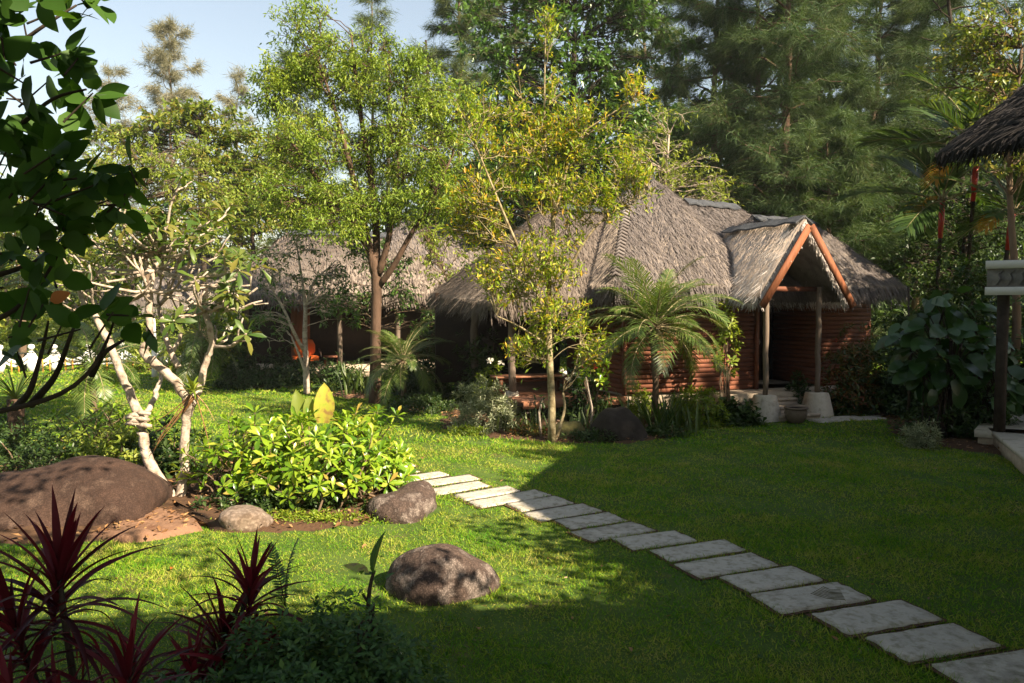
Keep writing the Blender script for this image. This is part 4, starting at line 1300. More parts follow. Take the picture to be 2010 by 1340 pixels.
# ------------------------------------------------------------------ pale frangipani
def frangipani():
    rg = np.random.default_rng(51)
    Yd = 9.3
    base = gp(345, 985)
    root = thing('frangipani_tree', 'pale twisted bare-limbed tree with sparse leaf tufts beside the boulder', 'tree', (base.x, base.y, 0))
    mb = MB()
    def pxp(lst, dy=0.0):
        return [at(x, y, Yd + d) for x, y, d in lst]
    stems = [
        (pxp([(345, 990, 0), (318, 950, 0), (288, 900, .0), (280, 850, 0), (276, 822, 0)]), [.13, .11, .10, .085, .10]),
        (pxp([(276, 825, 0), (255, 770, 0), (228, 710, 0), (205, 655, 0), (185, 615, .1)]), [.10, .085, .075, .07, .055]),
        (pxp([(280, 825, 0), (300, 790, .2), (312, 755, .4), (322, 720, .5)]), [.065, .05, .045, .03]),
        (pxp([(352, 985, 0), (362, 930, .05), (362, 870, .05), (366, 815, .05), (372, 790, 0)]), [.10, .085, .085, .09, .10]),
        (pxp([(372, 795, 0), (352, 755, -.1), (318, 725, -.1), (290, 700, -.1), (278, 685, -.1), (300, 665, 0), (290, 600, 0), (300, 540, .1), (312, 500, .2)]), [.10, .09, .085, .085, .08, .07, .065, .05, .045]),
        (pxp([(375, 795, 0), (395, 755, .1), (402, 710, .1), (418, 680, .1), (412, 640, 0), (400, 610, .1)]), [.085, .07, .06, .06, .055, .05]),
        (pxp([(350, 720, .2), (330, 680, .3), (318, 640, .4), (312, 600, .5)]), [.06, .05, .045, .04]),
        (pxp([(340, 690, .3), (355, 660, .4), (362, 620, .4), (378, 590, .5)]), [.045, .035, .03, .025]),
    ]
    for P, rad in stems:
        P = np.array([tuple(p) for p in P]); t = np.linspace(0, 1, len(P)); tt = np.linspace(0, 1, len(P) * 4)
        PP = np.stack([np.interp(tt, t, P[:, k]) for k in range(3)], 1)
        for _ in range(3):
            PP[1:-1] = (PP[:-2] + 2 * PP[1:-1] + PP[2:]) / 4
        PP[1:-1] += rg.normal(size=(len(PP) - 2, 3)) * .006
        mb.tube(PP, np.interp(tt, t, rad) * .64 * rg.uniform(.93, 1.08, len(tt)), 9)
    # knot of scars where the left stem forks
    for i in range(7):
        p = at(270 + rg.uniform(-10, 18), 812 + i * 4, Yd - .06)
        mb.tube([p - Vector((.09, 0, 0)), p + Vector((0, -.03, .02)), p + Vector((.09, 0, 0))], [.018, .034, .018], 6)
    tips = []
    def arm(p0, p1, r0, r1, bend, n=7):
        P = bez(p0, (np.array(tuple(p0)) + np.array(tuple(p1))) / 2 + bend, p1, n)
        P = wobble(rg, P, .008)
        mb.tube(P, np.linspace(r0, r1, n), 6)
        return P
    # radiating arms (photo positions of their ends)
    hubs = {'c': at(312, 500, Yd + .2), 'm': at(295, 570, Yd), 'l': at(185, 615, Yd + .1), 'r': at(402, 610, Yd + .1), 'u': at(305, 530, Yd + .1), 'k': at(312, 600, Yd + .5), 'r2': at(418, 680, Yd + .1)}
    arms = [
        ('c', (165, 465)), ('c', (240, 440)), ('c', (270, 430)), ('c', (325, 440)), ('c', (352, 425)), ('c', (395, 440)), ('c', (420, 470)), ('c', (300, 425)),
        ('u', (110, 520)), ('u', (140, 500)), ('u', (135, 560)), ('u', (440, 500)), ('u', (470, 530)), ('u', (490, 560)), ('u', (215, 460)), ('u', (180, 475)),
        ('m', (100, 530)), ('m', (150, 610)), ('m', (210, 575)), ('m', (390, 555)), ('m', (470, 545)), ('m', (360, 580)),
        ('l', (120, 585)), ('l', (150, 560)), ('l', (175, 520)), ('l', (205, 560)),
        ('r', (440, 590)), ('r', (505, 565)), ('r', (515, 590)), ('r', (380, 560)), ('r', (460, 575)), ('r', (350, 620)),
        ('k', (330, 480)), ('k', (365, 470)), ('k', (380, 500)), ('c', (445, 420)), ('c', (358, 345)), ('c', (188, 330)), ('c', (300, 470)), ('k', (270, 560)),
        ('r2', (450, 655)), ('r2', (483, 655)), ('c', (230, 500)), ('c', (200, 440)), ('m', (250, 480)), ('m', (430, 600)), ('u', (380, 480)), ('c', (340, 470)), ('l', (140, 540)), ('m', (120, 610)),
    ]
    tip_pts, tip_ax = [], []
    for h, (x, y) in arms:
        e = at(x, y, Yd + rg.uniform(-.7, .7))
        s = hubs[h]
        ln = (e - s).length
        P = arm(s, e, .021, .011, np.array([rg.normal() * .05, rg.normal() * .05, -.12 * ln]))
        tip_pts.append(P[-1]); tip_ax.append(P[-1] - P[-2])
        # forks
        for k in range(rg.integers(2, 4)):
            i = rg.integers(2, 6)
            d = unit((P[-1] - P[-3])[None])[0] + rg.normal(size=3) * .45 + np.array([0, 0, .35])
            e2 = P[i] + d / np.linalg.norm(d) * rg.uniform(.18, .42)
            Q = arm(P[i], e2, .012, .009, np.array([0, 0, -.03]), 5)
            tip_pts.append(Q[-1]); tip_ax.append(Q[-1] - Q[-2])
    trunk = mb.build('trunk', M['bark_pale'], root, smooth=True)
    # leaf tufts
    C, A = [], []
    for p, a in zip(tip_pts, tip_ax):
        right = p[0] > at(300, 500, Yd).x
        if rg.uniform() < (.36 if right else .20) or p[2] > 3.25:
            C.append(p); A.append(unit(a[None])[0] + np.array([0, 0, .5]))
    for (x, y) in ((358, 340), (188, 325), (440, 415), (400, 455), (495, 505), (512, 520), (470, 500), (360, 460), (330, 455), (300, 490), (440, 520), (450, 650), (483, 652), (420, 450), (250, 500), (140, 480)):
        C.append(np.array(tuple(at(x, y, Yd + rg.uniform(-.5, .5))))); A.append(np.array([rg.normal() * .3, -.2, 1.0]))
    P, D, U = rosettes(rg, np.array(C), np.array(A), 8, -.45, .9)
    order = np.argsort(P[:, 1])
    me = unit_leaf('leaf', prof_obov, M['l_frang'], .5, .2, 4)
    o = order[:300]
    sc = rg.uniform(.75, 1.2, len(P))
    leaf_objects('leaf', me, P[o], D[o], U[o], .20 * sc[o], .062 * sc[o], root)
    o = order[300:]
    if len(o):
        V, F = leaf_arrays(T_OBOV, P[o], D[o], U[o], .20 * sc[o], .062 * sc[o])
        b = MB(); b.add(V, F); b.build('crown', M['l_frang'], root, kind='stuff')
    # a white blossom
    fl = MB()
    c = np.array(tuple(at(450, 641, Yd)))
    V, F = leaf_arrays(T_OBOV, np.tile(c, (10, 1)), rnd_dirs(rg, 10) + np.array([0, -.4, .3]), rnd_dirs(rg, 10), .05, .035)
    fl.add(V, F); fl.build('blossom', M['flower_w'], root)
    # epiphyte in the fork
    ep = thing('fern', 'yellow-green bird nest fern growing in the fork of the pale tree', 'fern', tuple(at(385, 760, Yd - .05)))
    me = unit_leaf('leaf', prof_strap, M['l_lime'], 1.0, .3, 5, .1)
    n = 26
    th = rg.uniform(0, 6.28, n); el = rg.uniform(.1, 1.3, n)
    c = np.array(tuple(at(378, 768, Yd - .10)))
    D = np.stack([np.cos(th) * np.cos(el), np.sin(th) * np.cos(el), np.sin(el)], 1)
    leaf_objects('leaf', me, np.tile(c, (n, 1)), D, np.tile([0, 0, 1.0], (n, 1)), rg.uniform(.2, .36, n), .03, ep)
    rt = MB()
    for i in range(9):
        s = np.array(tuple(at(375 + rg.uniform(-6, 12), 775, Yd - .1)))
        e = np.array(tuple(at(rg.choice([300, 320, 420, 415, 405]), rg.uniform(810, 900), Yd - .12)))
        rt.tube(bez(s, (s + e) / 2 + rg.normal(size=3) * .05 - np.array([0, 0, .06]), e, 8), np.linspace(.008, .003, 8), 4)
    rt.build('hanging_roots', M['dry'], ep)
frangipani()

# ------------------------------------------------------------------ bright beach cabbage shrubs
def beach_cabbage(label, seed, c, r, nros, k, parts, L=.145, W=.05, mat='l_scaev', zlift=.18):
    rg = np.random.default_rng(seed)
    root = thing('shrub', label, 'shrub', (c[0], c[1], 0), 'beach cabbage shrubs in the lit bed')
    C, A = dome_points(rg, (c[0], c[1], zlift), r, nros, .62, .02)
    # front skirt leaves hang lower
    A[:, 1] -= .12
    P, D, U = rosettes(rg, C, A, k, -.35, 1.15)
    n = len(P)
    sc = rg.uniform(.7, 1.25, n)
    score = P[:, 1] - .6 * P[:, 2]
    order = np.argsort(score)
    o = order[:parts]
    me = unit_leaf('leaf', prof_obov, M[mat], .5, .18, 4)
    leaf_objects('leaf', me, P[o], D[o], U[o], L * sc[o], W * sc[o], root)
    o = order[parts:]
    V, F = leaf_arrays(T_OBOV, P[o], D[o], U[o], L * sc[o], W * sc[o])
    b = MB(); b.add(V, F); b.build('foliage', M[mat], root, kind='stuff')
    sb = MB()
    for i in range(min(nros, 70)):
        q = C[i]
        b0 = np.array([c[0] + rg.normal() * r[0] * .35, c[1] + rg.normal() * r[1] * .3, 0.0])
        sb.tube(wobble(rg, bez(b0, b0 * .5 + q * .5 + rg.normal(size=3) * .08, q, 7), .015), np.linspace(.016, .007, 7), 5, cap=False)
    sb.build('stems', M['bark'], root, smooth=True)
    return root
beach_cabbage('bright yellow-green glossy shrub just right of the pale twisted tree', 61, (-3.15, 9.5), (.85, .85, .92), 130, 11, 300)
beach_cabbage('bright green glossy shrub in front of the tall yellowed leaf', 62, (-2.2, 9.1), (.85, .75, .86), 125, 11, 300)
beach_cabbage('bright green glossy shrub overhanging the first stepping slabs', 63, (-1.85, 9.65), (.65, .75, .90), 100, 11, 300)
beach_cabbage('sunny broad-leaved shrub behind the large sloping boulder', 64, (-6.1, 11.3), (.95, .8, .72), 70, 9, 120, mat='l_scaev')

# elephant ears
def elephant_ear():
    rg = np.random.default_rng(66)
    b = Vector((-2.45, 10.0, 0))
    root = thing('elephant_ear_plant', 'tall elephant ear plant with one big yellowed leaf above the shrub', 'plant', tuple(b))
    Yd = 10.0
    spec = [((634, 830), (638, 752), .50, .27, 'l_ear_yel'), ((592, 845), (582, 765), .36, .22, 'l_ear'), ((612, 830), (606, 778), .30, .2, 'l_ear'),
            ((690, 850), (728, 818), .32, .26, 'l_ear_yel'), ((655, 860), (700, 850), .30, .22, 'l_ear')]
    for (bx, by), (tx, ty), L, W, mt in spec:
        p0 = at(bx, by, Yd); p1 = at(tx, ty, Yd - .05)
        me = unit_leaf('leaf', prof_heart, M[mt], .35, .3, 8, .6)
        d = np.array(tuple(p1 - p0)); L = max(L, np.linalg.norm(d))
        leaf_objects('leaf', me, np.array([tuple(p0)]), d[None], np.array([[.35, -.9, .2]]), L, W, root)
        mb = MB(); mb.tube(bez(b + Vector((rg.normal() * .04, 0, .05)), (b + p0) / 2, p0, 6), np.linspace(.018, .010, 6), 6); mb.build('stalk', M['l_ear'], root, smooth=True)
elephant_ear()

# ------------------------------------------------------------------ red cordylines
strap_meshes = []
for i, dr in enumerate((.35, .8, 1.25, 1.7)):
    strap_meshes.append(unit_leaf('leaf', prof_strap, M['l_cord'], dr, .5, 9, .07))
def cordyline(label, seed, base, crowns, group='red cordylines in the foreground'):
    """crowns: list of (top point, leaf length, count, lean axis)"""
    rg = np.random.default_rng(seed)
    root = thing('cordyline', label, 'plant', (base[0], base[1], 0), group)
    st = MB()
    for (tp, L, n, ax) in crowns:
        tp = np.array(tuple(tp)); ax = unit(np.array(ax, float)[None])[0]
        st.tube(bez((base[0], base[1], 0), np.array([base[0] * .5 + tp[0] * .5, base[1] * .5 + tp[1] * .5, tp[2] * .35]), tp, 8), np.linspace(.022, .014, 8), 7)
        ref = np.array([1.0, 0, 0]); s = np.cross(ax, ref); s /= np.linalg.norm(s); t = np.cross(ax, s)
        for i in range(n):
            f = i / n                          # 0 = lowest and oldest
            th = i * 2.39996 + rg.uniform(-.3, .3)
            el = -.25 + 1.65 * f ** .8 + rg.uniform(-.12, .12)
            rad = math.cos(th) * s + math.sin(th) * t
            d = rad * math.cos(el) + ax * math.sin(el)
            p = tp - ax * (.34 * L * (1 - f) * 1.6)
            up = ax * math.cos(el) - rad * math.sin(el) + rg.normal(size=3) * .12
            me = strap_meshes[min(3, int((1 - f) * 3.2 + rg.uniform(0, .9)))]
            leaf_objects('leaf', me, p[None], d[None], up[None], L * rg.uniform(.75, 1.1) * (.75 + .25 * math.sin(math.pi * min(1, f + .15))), L * .058 * rg.uniform(.75, 1.2), root)
    st.build('stem', M['bark_dark'], root, smooth=True)
    return root
cordyline('tall crimson cordyline at the left edge before the big boulder', 71, (-1.98, 3.55), [(at(115, 1130, 3.55), .58, 56, (.12, 0, 1)), (at(30, 1230, 3.4), .52, 34, (-.25, 0, 1))])
cordyline('dark red cordyline with upright leaves in the lower left corner', 72, (-1.58, 3.35), [(at(250, 1330, 3.35), .50, 36, (.05, 0, 1)), (at(120, 1400, 3.3), .45, 22, (-.3, 0, 1))])
cordyline('small slender purple cordyline standing alone on shaded grass', 73, (-2.25, 4.55), [(at(258, 1285, 4.55), .36, 22, (.02, 0, 1))])
cordyline('leaning crimson cordyline with spiky top above the dark ground cover', 74, (-1.88, 4.55), [(at(492, 1150, 4.6), .52, 44, (.10, 0, 1)), (at(440, 1245, 4.55), .52, 40, (.3, -.1, .8)), (at(480, 1290, 4.4), .46, 30, (.7, -.1, .4)), (at(380, 1320, 4.3), .46, 30, (.0, -.2, .9))])
cordyline('low drooping dark cordyline at the bottom left edge', 75, (-2.2, 3.15), [(at(20, 1380, 3.1), .45, 26, (-.1, 0, 1))])

# foreground ground cover bush
shrub('shrub', 'dark green small-leaved bush spilling over the lawn at the bottom', 'shrub', 81, (-1.12, 4.35), (.78, .62, .58), 1500, 7, .052, .026, M['l_cover'], M['bark_dark'], inner=.55, el=(-.2, .9), zmin=-.15, stems=14, zlift=.06)
shrub('shrub', 'low dark bush in the shade beneath the leaning red cordyline', 'shrub', 82, (-1.62, 4.0), (.62, .55, .42), 700, 7, .052, .026, M['l_cover'], M['bark_dark'], inner=.5, zmin=-.15, zlift=.03)
def rolled_leaf():
    rg = np.random.default_rng(83)
    b = at(735, 1260, 4.75); root = thing('young_plant', 'young plant with one rolled upright leaf on dark stem', 'plant', (b.x, b.y, 0))
    mb = MB(); s = Vector((b.x, b.y, 0)); m1 = at(725, 1150, 4.75); t = at(752, 1040, 4.75)
    mb.tube(bez(s, m1 - Vector((.05, 0, .1)), at(735, 1120, 4.75), 9), np.linspace(.022, .010, 9), 7)
    mb.tube(bez(s + Vector((.02, 0, .1)), at(760, 1240, 4.75), at(712, 1165, 4.75), 7), np.linspace(.016, .008, 7), 6)
    mb.build('stem', M['bark_dark'], root, smooth=True)
    me = unit_leaf('leaf', prof_ovate, M['l_cover'], .15, 1.0, 7, .25)
    p = at(733, 1125, 4.75); d = t - p
    leaf_objects('leaf', me, np.array([tuple(p)]), np.array([tuple(d)]), np.array([[-.8, -.5, .2]]), d.length, .06, root)
    me2 = unit_leaf('leaf', prof_ovate, M['l_ear_yel'], .3, .2, 6)
    p = at(725, 1125, 4.7); q = at(668, 1100, 4.9); d = q - p
    leaf_objects('leaf', me2, np.array([tuple(p)]), np.array([tuple(d)]), np.array([[.1, -.6, .8]]), d.length, .07, root)
    me3 = unit_leaf('leaf', prof_ovate, M['l_cover'], .6, .2, 5)
    n = 34
    P = np.array([tuple(at(rg.uniform(690, 765), rg.uniform(1120, 1270), 4.75 + rg.uniform(-.12, .12))) for _ in range(n)])
    leaf_objects('leaf', me3, P, rnd_dirs(rg, n) + np.array([0, -.2, .1]), np.tile([0, -.3, 1.0], (n, 1)), rg.uniform(.05, .09, n), .03, root)
rolled_leaf()
def fern():
    rg = np.random.default_rng(84)
    b = at(570, 1230, 4.75)
    root = thing('fern', 'single upright fern frond poking out of the dark bush', 'fern', (b.x, b.y, .2))
    me = frond_mesh('frond', .42, M['l_cover'], M['bark_dark'], droop=.5, n=22, leaflet=.06, lw=.014, vee=.1, seed=4, start=.1, back=.1)
    place_fronds(root, at(560, 1190, 4.75), [me], 3, 1.5, .7, rg)
fern()

# ------------------------------------------------------------------ overhanging tree at the top left
def overhang():
    rg = np.random.default_rng(91)
    tx = Vector((-3.35, 2.5, 0))
    root = thing('broadleaf_tree', 'dark leafy branches overhanging from the top left corner', 'tree', tuple(tx))
    mb = MB()
    mb.tube(bez(tx, (-3.5, 2.5, 2.2), (-3.0, 2.3, 5.2), 12), np.linspace(.16, .07, 12), 10)
    Yd = 3.0
    main = [
        [(-420, 500), (-160, 430), (60, 440), (170, 455), (200, 440)],
        [(-420, 420), (-200, 250), (-20, 130), (70, 60), (150, 10)],
        [(-420, 460), (-120, 330), (40, 250), (100, 190), (170, 175)],
        [(-420, 540), (-150, 560), (0, 545), (100, 500), (160, 470), (260, 365)],
        [(-420, 640), (-100, 830), (0, 806), (110, 785), (180, 735), (215, 660), (225, 625)],
        [(-420, 600), (-60, 640), (20, 620), (80, 560), (130, 470)],
        [(30, 800), (60, 770), (85, 680), (95, 630)],
        [(60, 795), (110, 740), (138, 660), (150, 630)],
        [(-420, 400), (-300, 60), (-150, -250), (50, -350)],
        [(180, 735), (205, 690), (255, 660)],
        [(-120, 330), (-20, 380), (60, 360), (150, 350)],
    ]
    for ln in main:
        P = np.array([tuple(at(x, y, Yd + rg.uniform(-.15, .15))) for x, y in ln])
        t = np.linspace(0, 1, len(P)); tt = np.linspace(0, 1, 18)
        PP = np.stack([np.interp(tt, t, P[:, k]) for k in range(3)], 1)
        for _ in range(3): PP[1:-1] = (PP[:-2] + 2 * PP[1:-1] + PP[2:]) / 4
        if ln[0][0] == -420:
            PP[0] = np.array([-3.2, 2.45, PP[0][2]])
        mb.tube(PP, np.linspace(.016, .004, 18), 6)
    cl = [(20, 30), (90, 15), (140, 20), (70, 90), (115, 100), (160, 120), (100, 165), (190, 180), (60, 210), (140, 205), (30, 260), (90, 260), (20, 320), (110, 340), (50, 375),
          (140, 350), (200, 355), (255, 335), (190, 400), (130, 420), (60, 430), (220, 420), (25, 450), (95, 460), (150, 440), (60, 560), (110, 545), (90, 600), (130, 625), (215, 610),
          (262, 615), (275, 640), (150, 640), (15, 660), (40, 690), (10, 120), (40, 160), (15, 200), (0, 400), (75, 310), (165, 400), (100, 400), (40, 40), (170, 20), (200, 5), (45, 590), (75, 540), (10, 560),
          (20, 510), (70, 500), (0, 80), (-30, 250), (-30, 350), (120, 290), (80, 350), (30, 290), (230, 380), (170, 365)]
    P, D, U = [], [], []
    for x, y in cl:
        c = np.array(tuple(at(x + rg.uniform(-8, 8), y + rg.uniform(-8, 8), Yd + rg.uniform(-.25, .25))))
        k = rg.integers(4, 7) if y < 500 else rg.integers(2, 5)
        d0 = rnd_dirs(rg, 1)[0] * np.array([1, .6, 1])
        # twig to the cluster
        mb.tube([c - d0 * .12 - np.array([.05, 0, .02]), c], [.005, .003], 4, cap=False)
        for i in range(k):
            P.append(c + rg.normal(size=3) * .02)
            D.append(d0 * .5 + rg.normal(size=3) * np.array([.8, .5, .8]) + np.array([.15, 0, 0])); U.append(np.array([0, -.75, .55]) + rg.normal(size=3) * .55)
    P, D, U = np.array(P), np.array(D), np.array(U)
    n = len(P)
    me = unit_leaf('leaf', prof_ovate, M['l_over'], .25, .18, 6)
    sc = rg.uniform(.75, 1.2, n)
    leaf_objects('leaf', me, P, D, U, .122 * sc, .074 * sc, root)
    me = unit_leaf('leaf', prof_ovate, M['l_orange'], .25, .18, 6)
    for (x, y) in ((98, 590),):
        c = np.array([tuple(at(x, y, Yd - .2))])
        leaf_objects('leaf', me, c, np.array([[.6, 0, .25]]), np.array([[0, -1, .2]]), .08, .05, root)
    mb.build('trunk', M['bark_dark'], root, smooth=True)
    bough = MB()
    bough.tube(bez((-3.0, 2.3, 5.0), (-1.0, 2.6, 6.1), (2.2, 2.8, 5.4), 12), np.linspace(.06, .012, 12), 7)
    bough.tube(bez((-3.0, 2.3, 5.0), (-2.4, 3.6, 6.3), (-.2, 5.0, 5.7), 12), np.linspace(.05, .012, 12), 7)
    bough.build('bough', M['bark_dark'], root, smooth=True)
    # the rest of the crown over and beside the camera, unseen, partly added for its shadows
    LP, LD = [], []
    for i in range(95):
        c = np.array([rg.uniform(-5.8, -1.6), rg.uniform(-2.2, 2.3), rg.uniform(4.0, 6.4)])
        m = 16
        LP.append(c + rg.normal(size=(m, 3)) * .2); LD.append(rnd_dirs(rg, m) + np.array([0, 0, -.3]))
    for i in range(40):
        c = np.array([rg.uniform(-4.8, -2.9), rg.uniform(1.8, 3.4), rg.uniform(2.2, 5.0)])
        m = 14
        LP.append(c + rg.normal(size=(m, 3)) * .16); LD.append(rnd_dirs(rg, m))
    for i in range(44):  # unseen clumps added to throw shade on the large boulder
        c = np.array([rg.uniform(-2.6, -.1), rg.uniform(4.2, 5.4), rg.uniform(5.3, 6.1)])
        m = 16
        LP.append(c + rg.normal(size=(m, 3)) * .16); LD.append(rnd_dirs(rg, m))
    for i in range(16):  # unseen clumps added to dapple the grass at the left
        c = np.array([rg.uniform(-.4, 2.0), rg.uniform(2.0, 3.6), rg.uniform(4.9, 5.7)])
        m = 18
        LP.append(c + rg.normal(size=(m, 3)) * .15); LD.append(rnd_dirs(rg, m))
    LP = np.vstack(LP); LD = np.vstack(LD); n = len(LP)
    V, F = leaf_arrays(T_OBOV, LP, LD, rnd_dirs(rg, n) + np.array([0, 0, 1.0]), .14, .085)
    b = MB(); b.add(V, F); b.build('crown', M['l_over'], root, kind='stuff')
overhang()

# ------------------------------------------------------------------ the big feathery tree
def P_(x, y, Y): return tuple(at(x, y, Y))
tb_ = gp(737, 792)
Yb = tb_.y
trunks = [
    ([P_(737, 795, Yb), P_(737, 700, Yb), P_(738, 620, Yb), P_(740, 560, Yb), P_(733, 500, Yb)], [.17, .13, .12, .125, .09]),
    ([P_(736, 540, Yb), P_(722, 470, Yb), P_(700, 380, Yb - .3), P_(670, 250, Yb - .4), P_(625, 120, Yb - .3)], [.10, .085, .07, .05, .02]),
    ([P_(738, 530, Yb), P_(740, 440, Yb + .2), P_(725, 330, Yb + .3), P_(700, 180, Yb + .3), P_(690, 70, Yb + .3)], [.10, .085, .07, .05, .02]),
    ([P_(742, 540, Yb), P_(765, 470, Yb - .1), P_(775, 370, Yb - .2), P_(790, 240, Yb), P_(800, 120, Yb)], [.09, .07, .055, .04, .02]),
    ([P_(745, 560, Yb), P_(775, 520, Yb - .2), P_(800, 470, Yb - .3), P_(850, 390, Yb - .3), P_(890, 300, Yb - .2)], [.085, .07, .06, .04, .02]),
    ([P_(730, 500, Yb), P_(690, 430, Yb - .2), P_(620, 350, Yb - .4), P_(560, 260, Yb - .4), P_(520, 180, Yb - .3)], [.08, .06, .05, .035, .015]),
]
clump_tree('feathery_tree', 'big feathery green tree with several stems before the shaded bungalow', 'tree', 101, trunks,
           [(P_(610, 90, Yb), (.65, .7, .85), 16), (P_(545, 180, Yb), (.65, .8, .6), 14), (P_(700, 150, Yb), (1.2, 1.2, .9), 30), (P_(800, 170, Yb), (.8, 1.0, .7), 16),
            (P_(640, 290, Yb - .2), (1.5, 1.3, .8), 30), (P_(800, 300, Yb), (1.3, 1.2, .8), 28), (P_(590, 410, Yb - .3), (1.1, 1.0, .55), 20), (P_(720, 400, Yb), (1.5, 1.2, .55), 26),
            (P_(870, 230, Yb), (.7, .8, .9), 14), (P_(860, 390, Yb), (.7, .9, .5), 10), (P_(600, 30, Yb), (.25, .3, .3), 3), (P_(640, 445, Yb - .8), (1.0, .5, .18), 9)],
           .52, 230, .115, .034, M['l_big'], M['bark_red'], droop=.45, limb_r=.022, tw=8, spray=1.0)

# ------------------------------------------------------------------ yellow tree
yb = gp(1083, 866)
Yy = yb.y
trunks = [
    ([P_(1083, 868, Yy), P_(1084, 780, Yy), P_(1078, 700, Yy), P_(1075, 620, Yy), P_(1078, 520, Yy), P_(1088, 440, Yy), P_(1085, 360, Yy)], [.075, .062, .058, .055, .045, .04, .025]),
    ([P_(1078, 640, Yy), P_(1050, 560, Yy - .3), P_(1010, 470, Yy - .5), P_(960, 350, Yy - .5), P_(920, 250, Yy - .4)], [.035, .03, .024, .018, .008]),
    ([P_(1085, 420, Yy), P_(1070, 300, Yy), P_(1068, 200, Yy), P_(1070, 110, Yy), P_(1070, 40, Yy)], [.03, .022, .016, .012, .006]),
    ([P_(1085, 430, Yy), P_(1110, 350, Yy), P_(1122, 270, Yy), P_(1190, 230, Yy), P_(1265, 180, Yy)], [.03, .022, .018, .012, .006]),
    ([P_(1080, 600, Yy), P_(1120, 520, Yy - .2), P_(1160, 450, Yy - .3), P_(1220, 400, Yy - .3), P_(1270, 380, Yy - .3)], [.03, .024, .018, .012, .006]),
    ([P_(1080, 560, Yy), P_(1040, 450, Yy + .3), P_(1010, 330, Yy + .4), P_(1000, 200, Yy + .4)], [.03, .024, .018, .008]),
    ([P_(1090, 870, Yy + .1), P_(1110, 800, Yy + .3), P_(1105, 770, Yy + .3)], [.03, .025, .02]),
    ([P_(1078, 680, Yy), P_(1020, 640, Yy - .2), P_(975, 620, Yy - .2)], [.025, .018, .01]),
]
clump_tree('yellow_leaved_tree', 'slender tree with yellow and orange leaves in front of the bungalow', 'tree', 111, trunks,
           [(P_(950, 400, Yy), (.5, .7, .9), 34), (P_(1060, 330, Yy), (.7, .7, .75), 36), (P_(1150, 270, Yy), (.75, .6, .5), 28), (P_(1130, 400, Yy), (.75, .7, .55), 26), (P_(1000, 540, Yy), (.85, .7, .55), 38),
            (P_(1090, 520, Yy), (.6, .6, .5), 18), (P_(1200, 390, Yy - .2), (.65, .5, .4), 18), (P_(1100, 640, Yy), (.7, .6, .32), 20), (P_(1245, 195, Yy), (.22, .3, .2), 6), (P_(1072, 70, Yy), (.08, .15, .4), 5),
            (P_(1000, 240, Yy), (.45, .4, .5), 14), (P_(1085, 170, Yy), (.14, .2, .35), 4), (P_(925, 270, Yy - .3), (.3, .3, .35), 8), (P_(1030, 690, Yy - .2), (.55, .4, .18), 9), (P_(1170, 690, Yy), (.35, .3, .2), 7), (P_(900, 440, Yy), (.25, .4, .5), 9),
            (P_(1220, 310, Yy), (.35, .3, .3), 8), (P_(1250, 380, Yy - .3), (.25, .3, .2), 5)],
           .22, 46, .108, .034, M['l_yel'], M['bark_cream'], droop=-.05, limb_r=.008, tw=5, spray=1.2, upright=.5, flat=1.2)

# slim bare tree
sb_ = gp(600, 772); Ys = sb_.y
trunks = [
    ([P_(602, 775, Ys), P_(601, 720, Ys), P_(598, 660, Ys), P_(600, 600, Ys)], [.09, .08, .07, .05]),
    ([P_(598, 690, Ys), P_(575, 650, Ys - .2), P_(560, 610, Ys - .2), P_(530, 560, Ys - .2), P_(505, 520, Ys - .2)], [.05, .045, .035, .025, .01]),
    ([P_(600, 620, Ys), P_(595, 560, Ys), P_(585, 500, Ys), P_(580, 450, Ys)], [.05, .035, .025, .01]),
    ([P_(600, 600, Ys), P_(615, 550, Ys), P_(640, 530, Ys), P_(660, 510, Ys)], [.04, .03, .02, .01]),
    ([P_(602, 740, Ys), P_(585, 690, Ys - .2), P_(572, 660, Ys - .2)], [.04, .03, .02]),
]
clump_tree('slim_tree', 'slim pale-stemmed tree with few leaves before the shaded veranda', 'tree', 121, trunks,
           [(P_(560, 560, Ys), (.8, .6, .6), 14), (P_(640, 560, Ys), (.7, .6, .6), 14), (P_(600, 480, Ys), (.7, .6, .4), 10), (P_(520, 640, Ys), (.5, .5, .5), 10), (P_(540, 520, Ys), (.5, .5, .4), 6), (P_(660, 600, Ys), (.7, .5, .4), 12)],
           .33, 34, .13, .045, M['l_dark'], M['bark_pale'], limb_r=.02, tw=5)
# dark leafy shoots hanging round the second veranda
trunks = [([(-3.9, 21.5, 0), (-3.9, 21.5, 1.2), (-3.7, 21.4, 2.4), (-3.8, 21.4, 3.6)], [.05, .045, .035, .015])]
clump_tree('small_tree', 'small dark green tree between the big trunk and the slim tree', 'tree', 122, trunks,
           [((-4.4, 21.3, 2.3), (.8, .7, .8), 20), ((-3.3, 21.3, 3.0), (.8, .7, .8), 18), ((-4.2, 21.3, 3.7), (.8, .7, .5), 12), ((-2.6, 21.6, 1.9), (.5, .5, .6), 8)], .36, 44, .15, .05, M['l_dark'], M['bark'], limb_r=.02)
trunks = [([(-1.5, 20.6, 0), (-1.5, 20.6, 1.2), (-1.55, 20.6, 2.2), (-1.8, 20.6, 3.2)], [.05, .045, .035, .015])]
clump_tree('small_tree', 'sunlit young tree climbing beside the rounded veranda eave', 'tree', 123, trunks,
           [((-1.8, 20.4, 3.3), (.7, .6, .9), 18), ((-1.5, 20.5, 2.3), (.5, .5, .5), 10), ((-2.2, 20.4, 4.3), (.5, .5, .5), 8), ((-1.0, 20.4, 1.9), (.4, .4, .3), 5)], .32, 40, .13, .05, M['l_lime'], M['bark'], limb_r=.02)

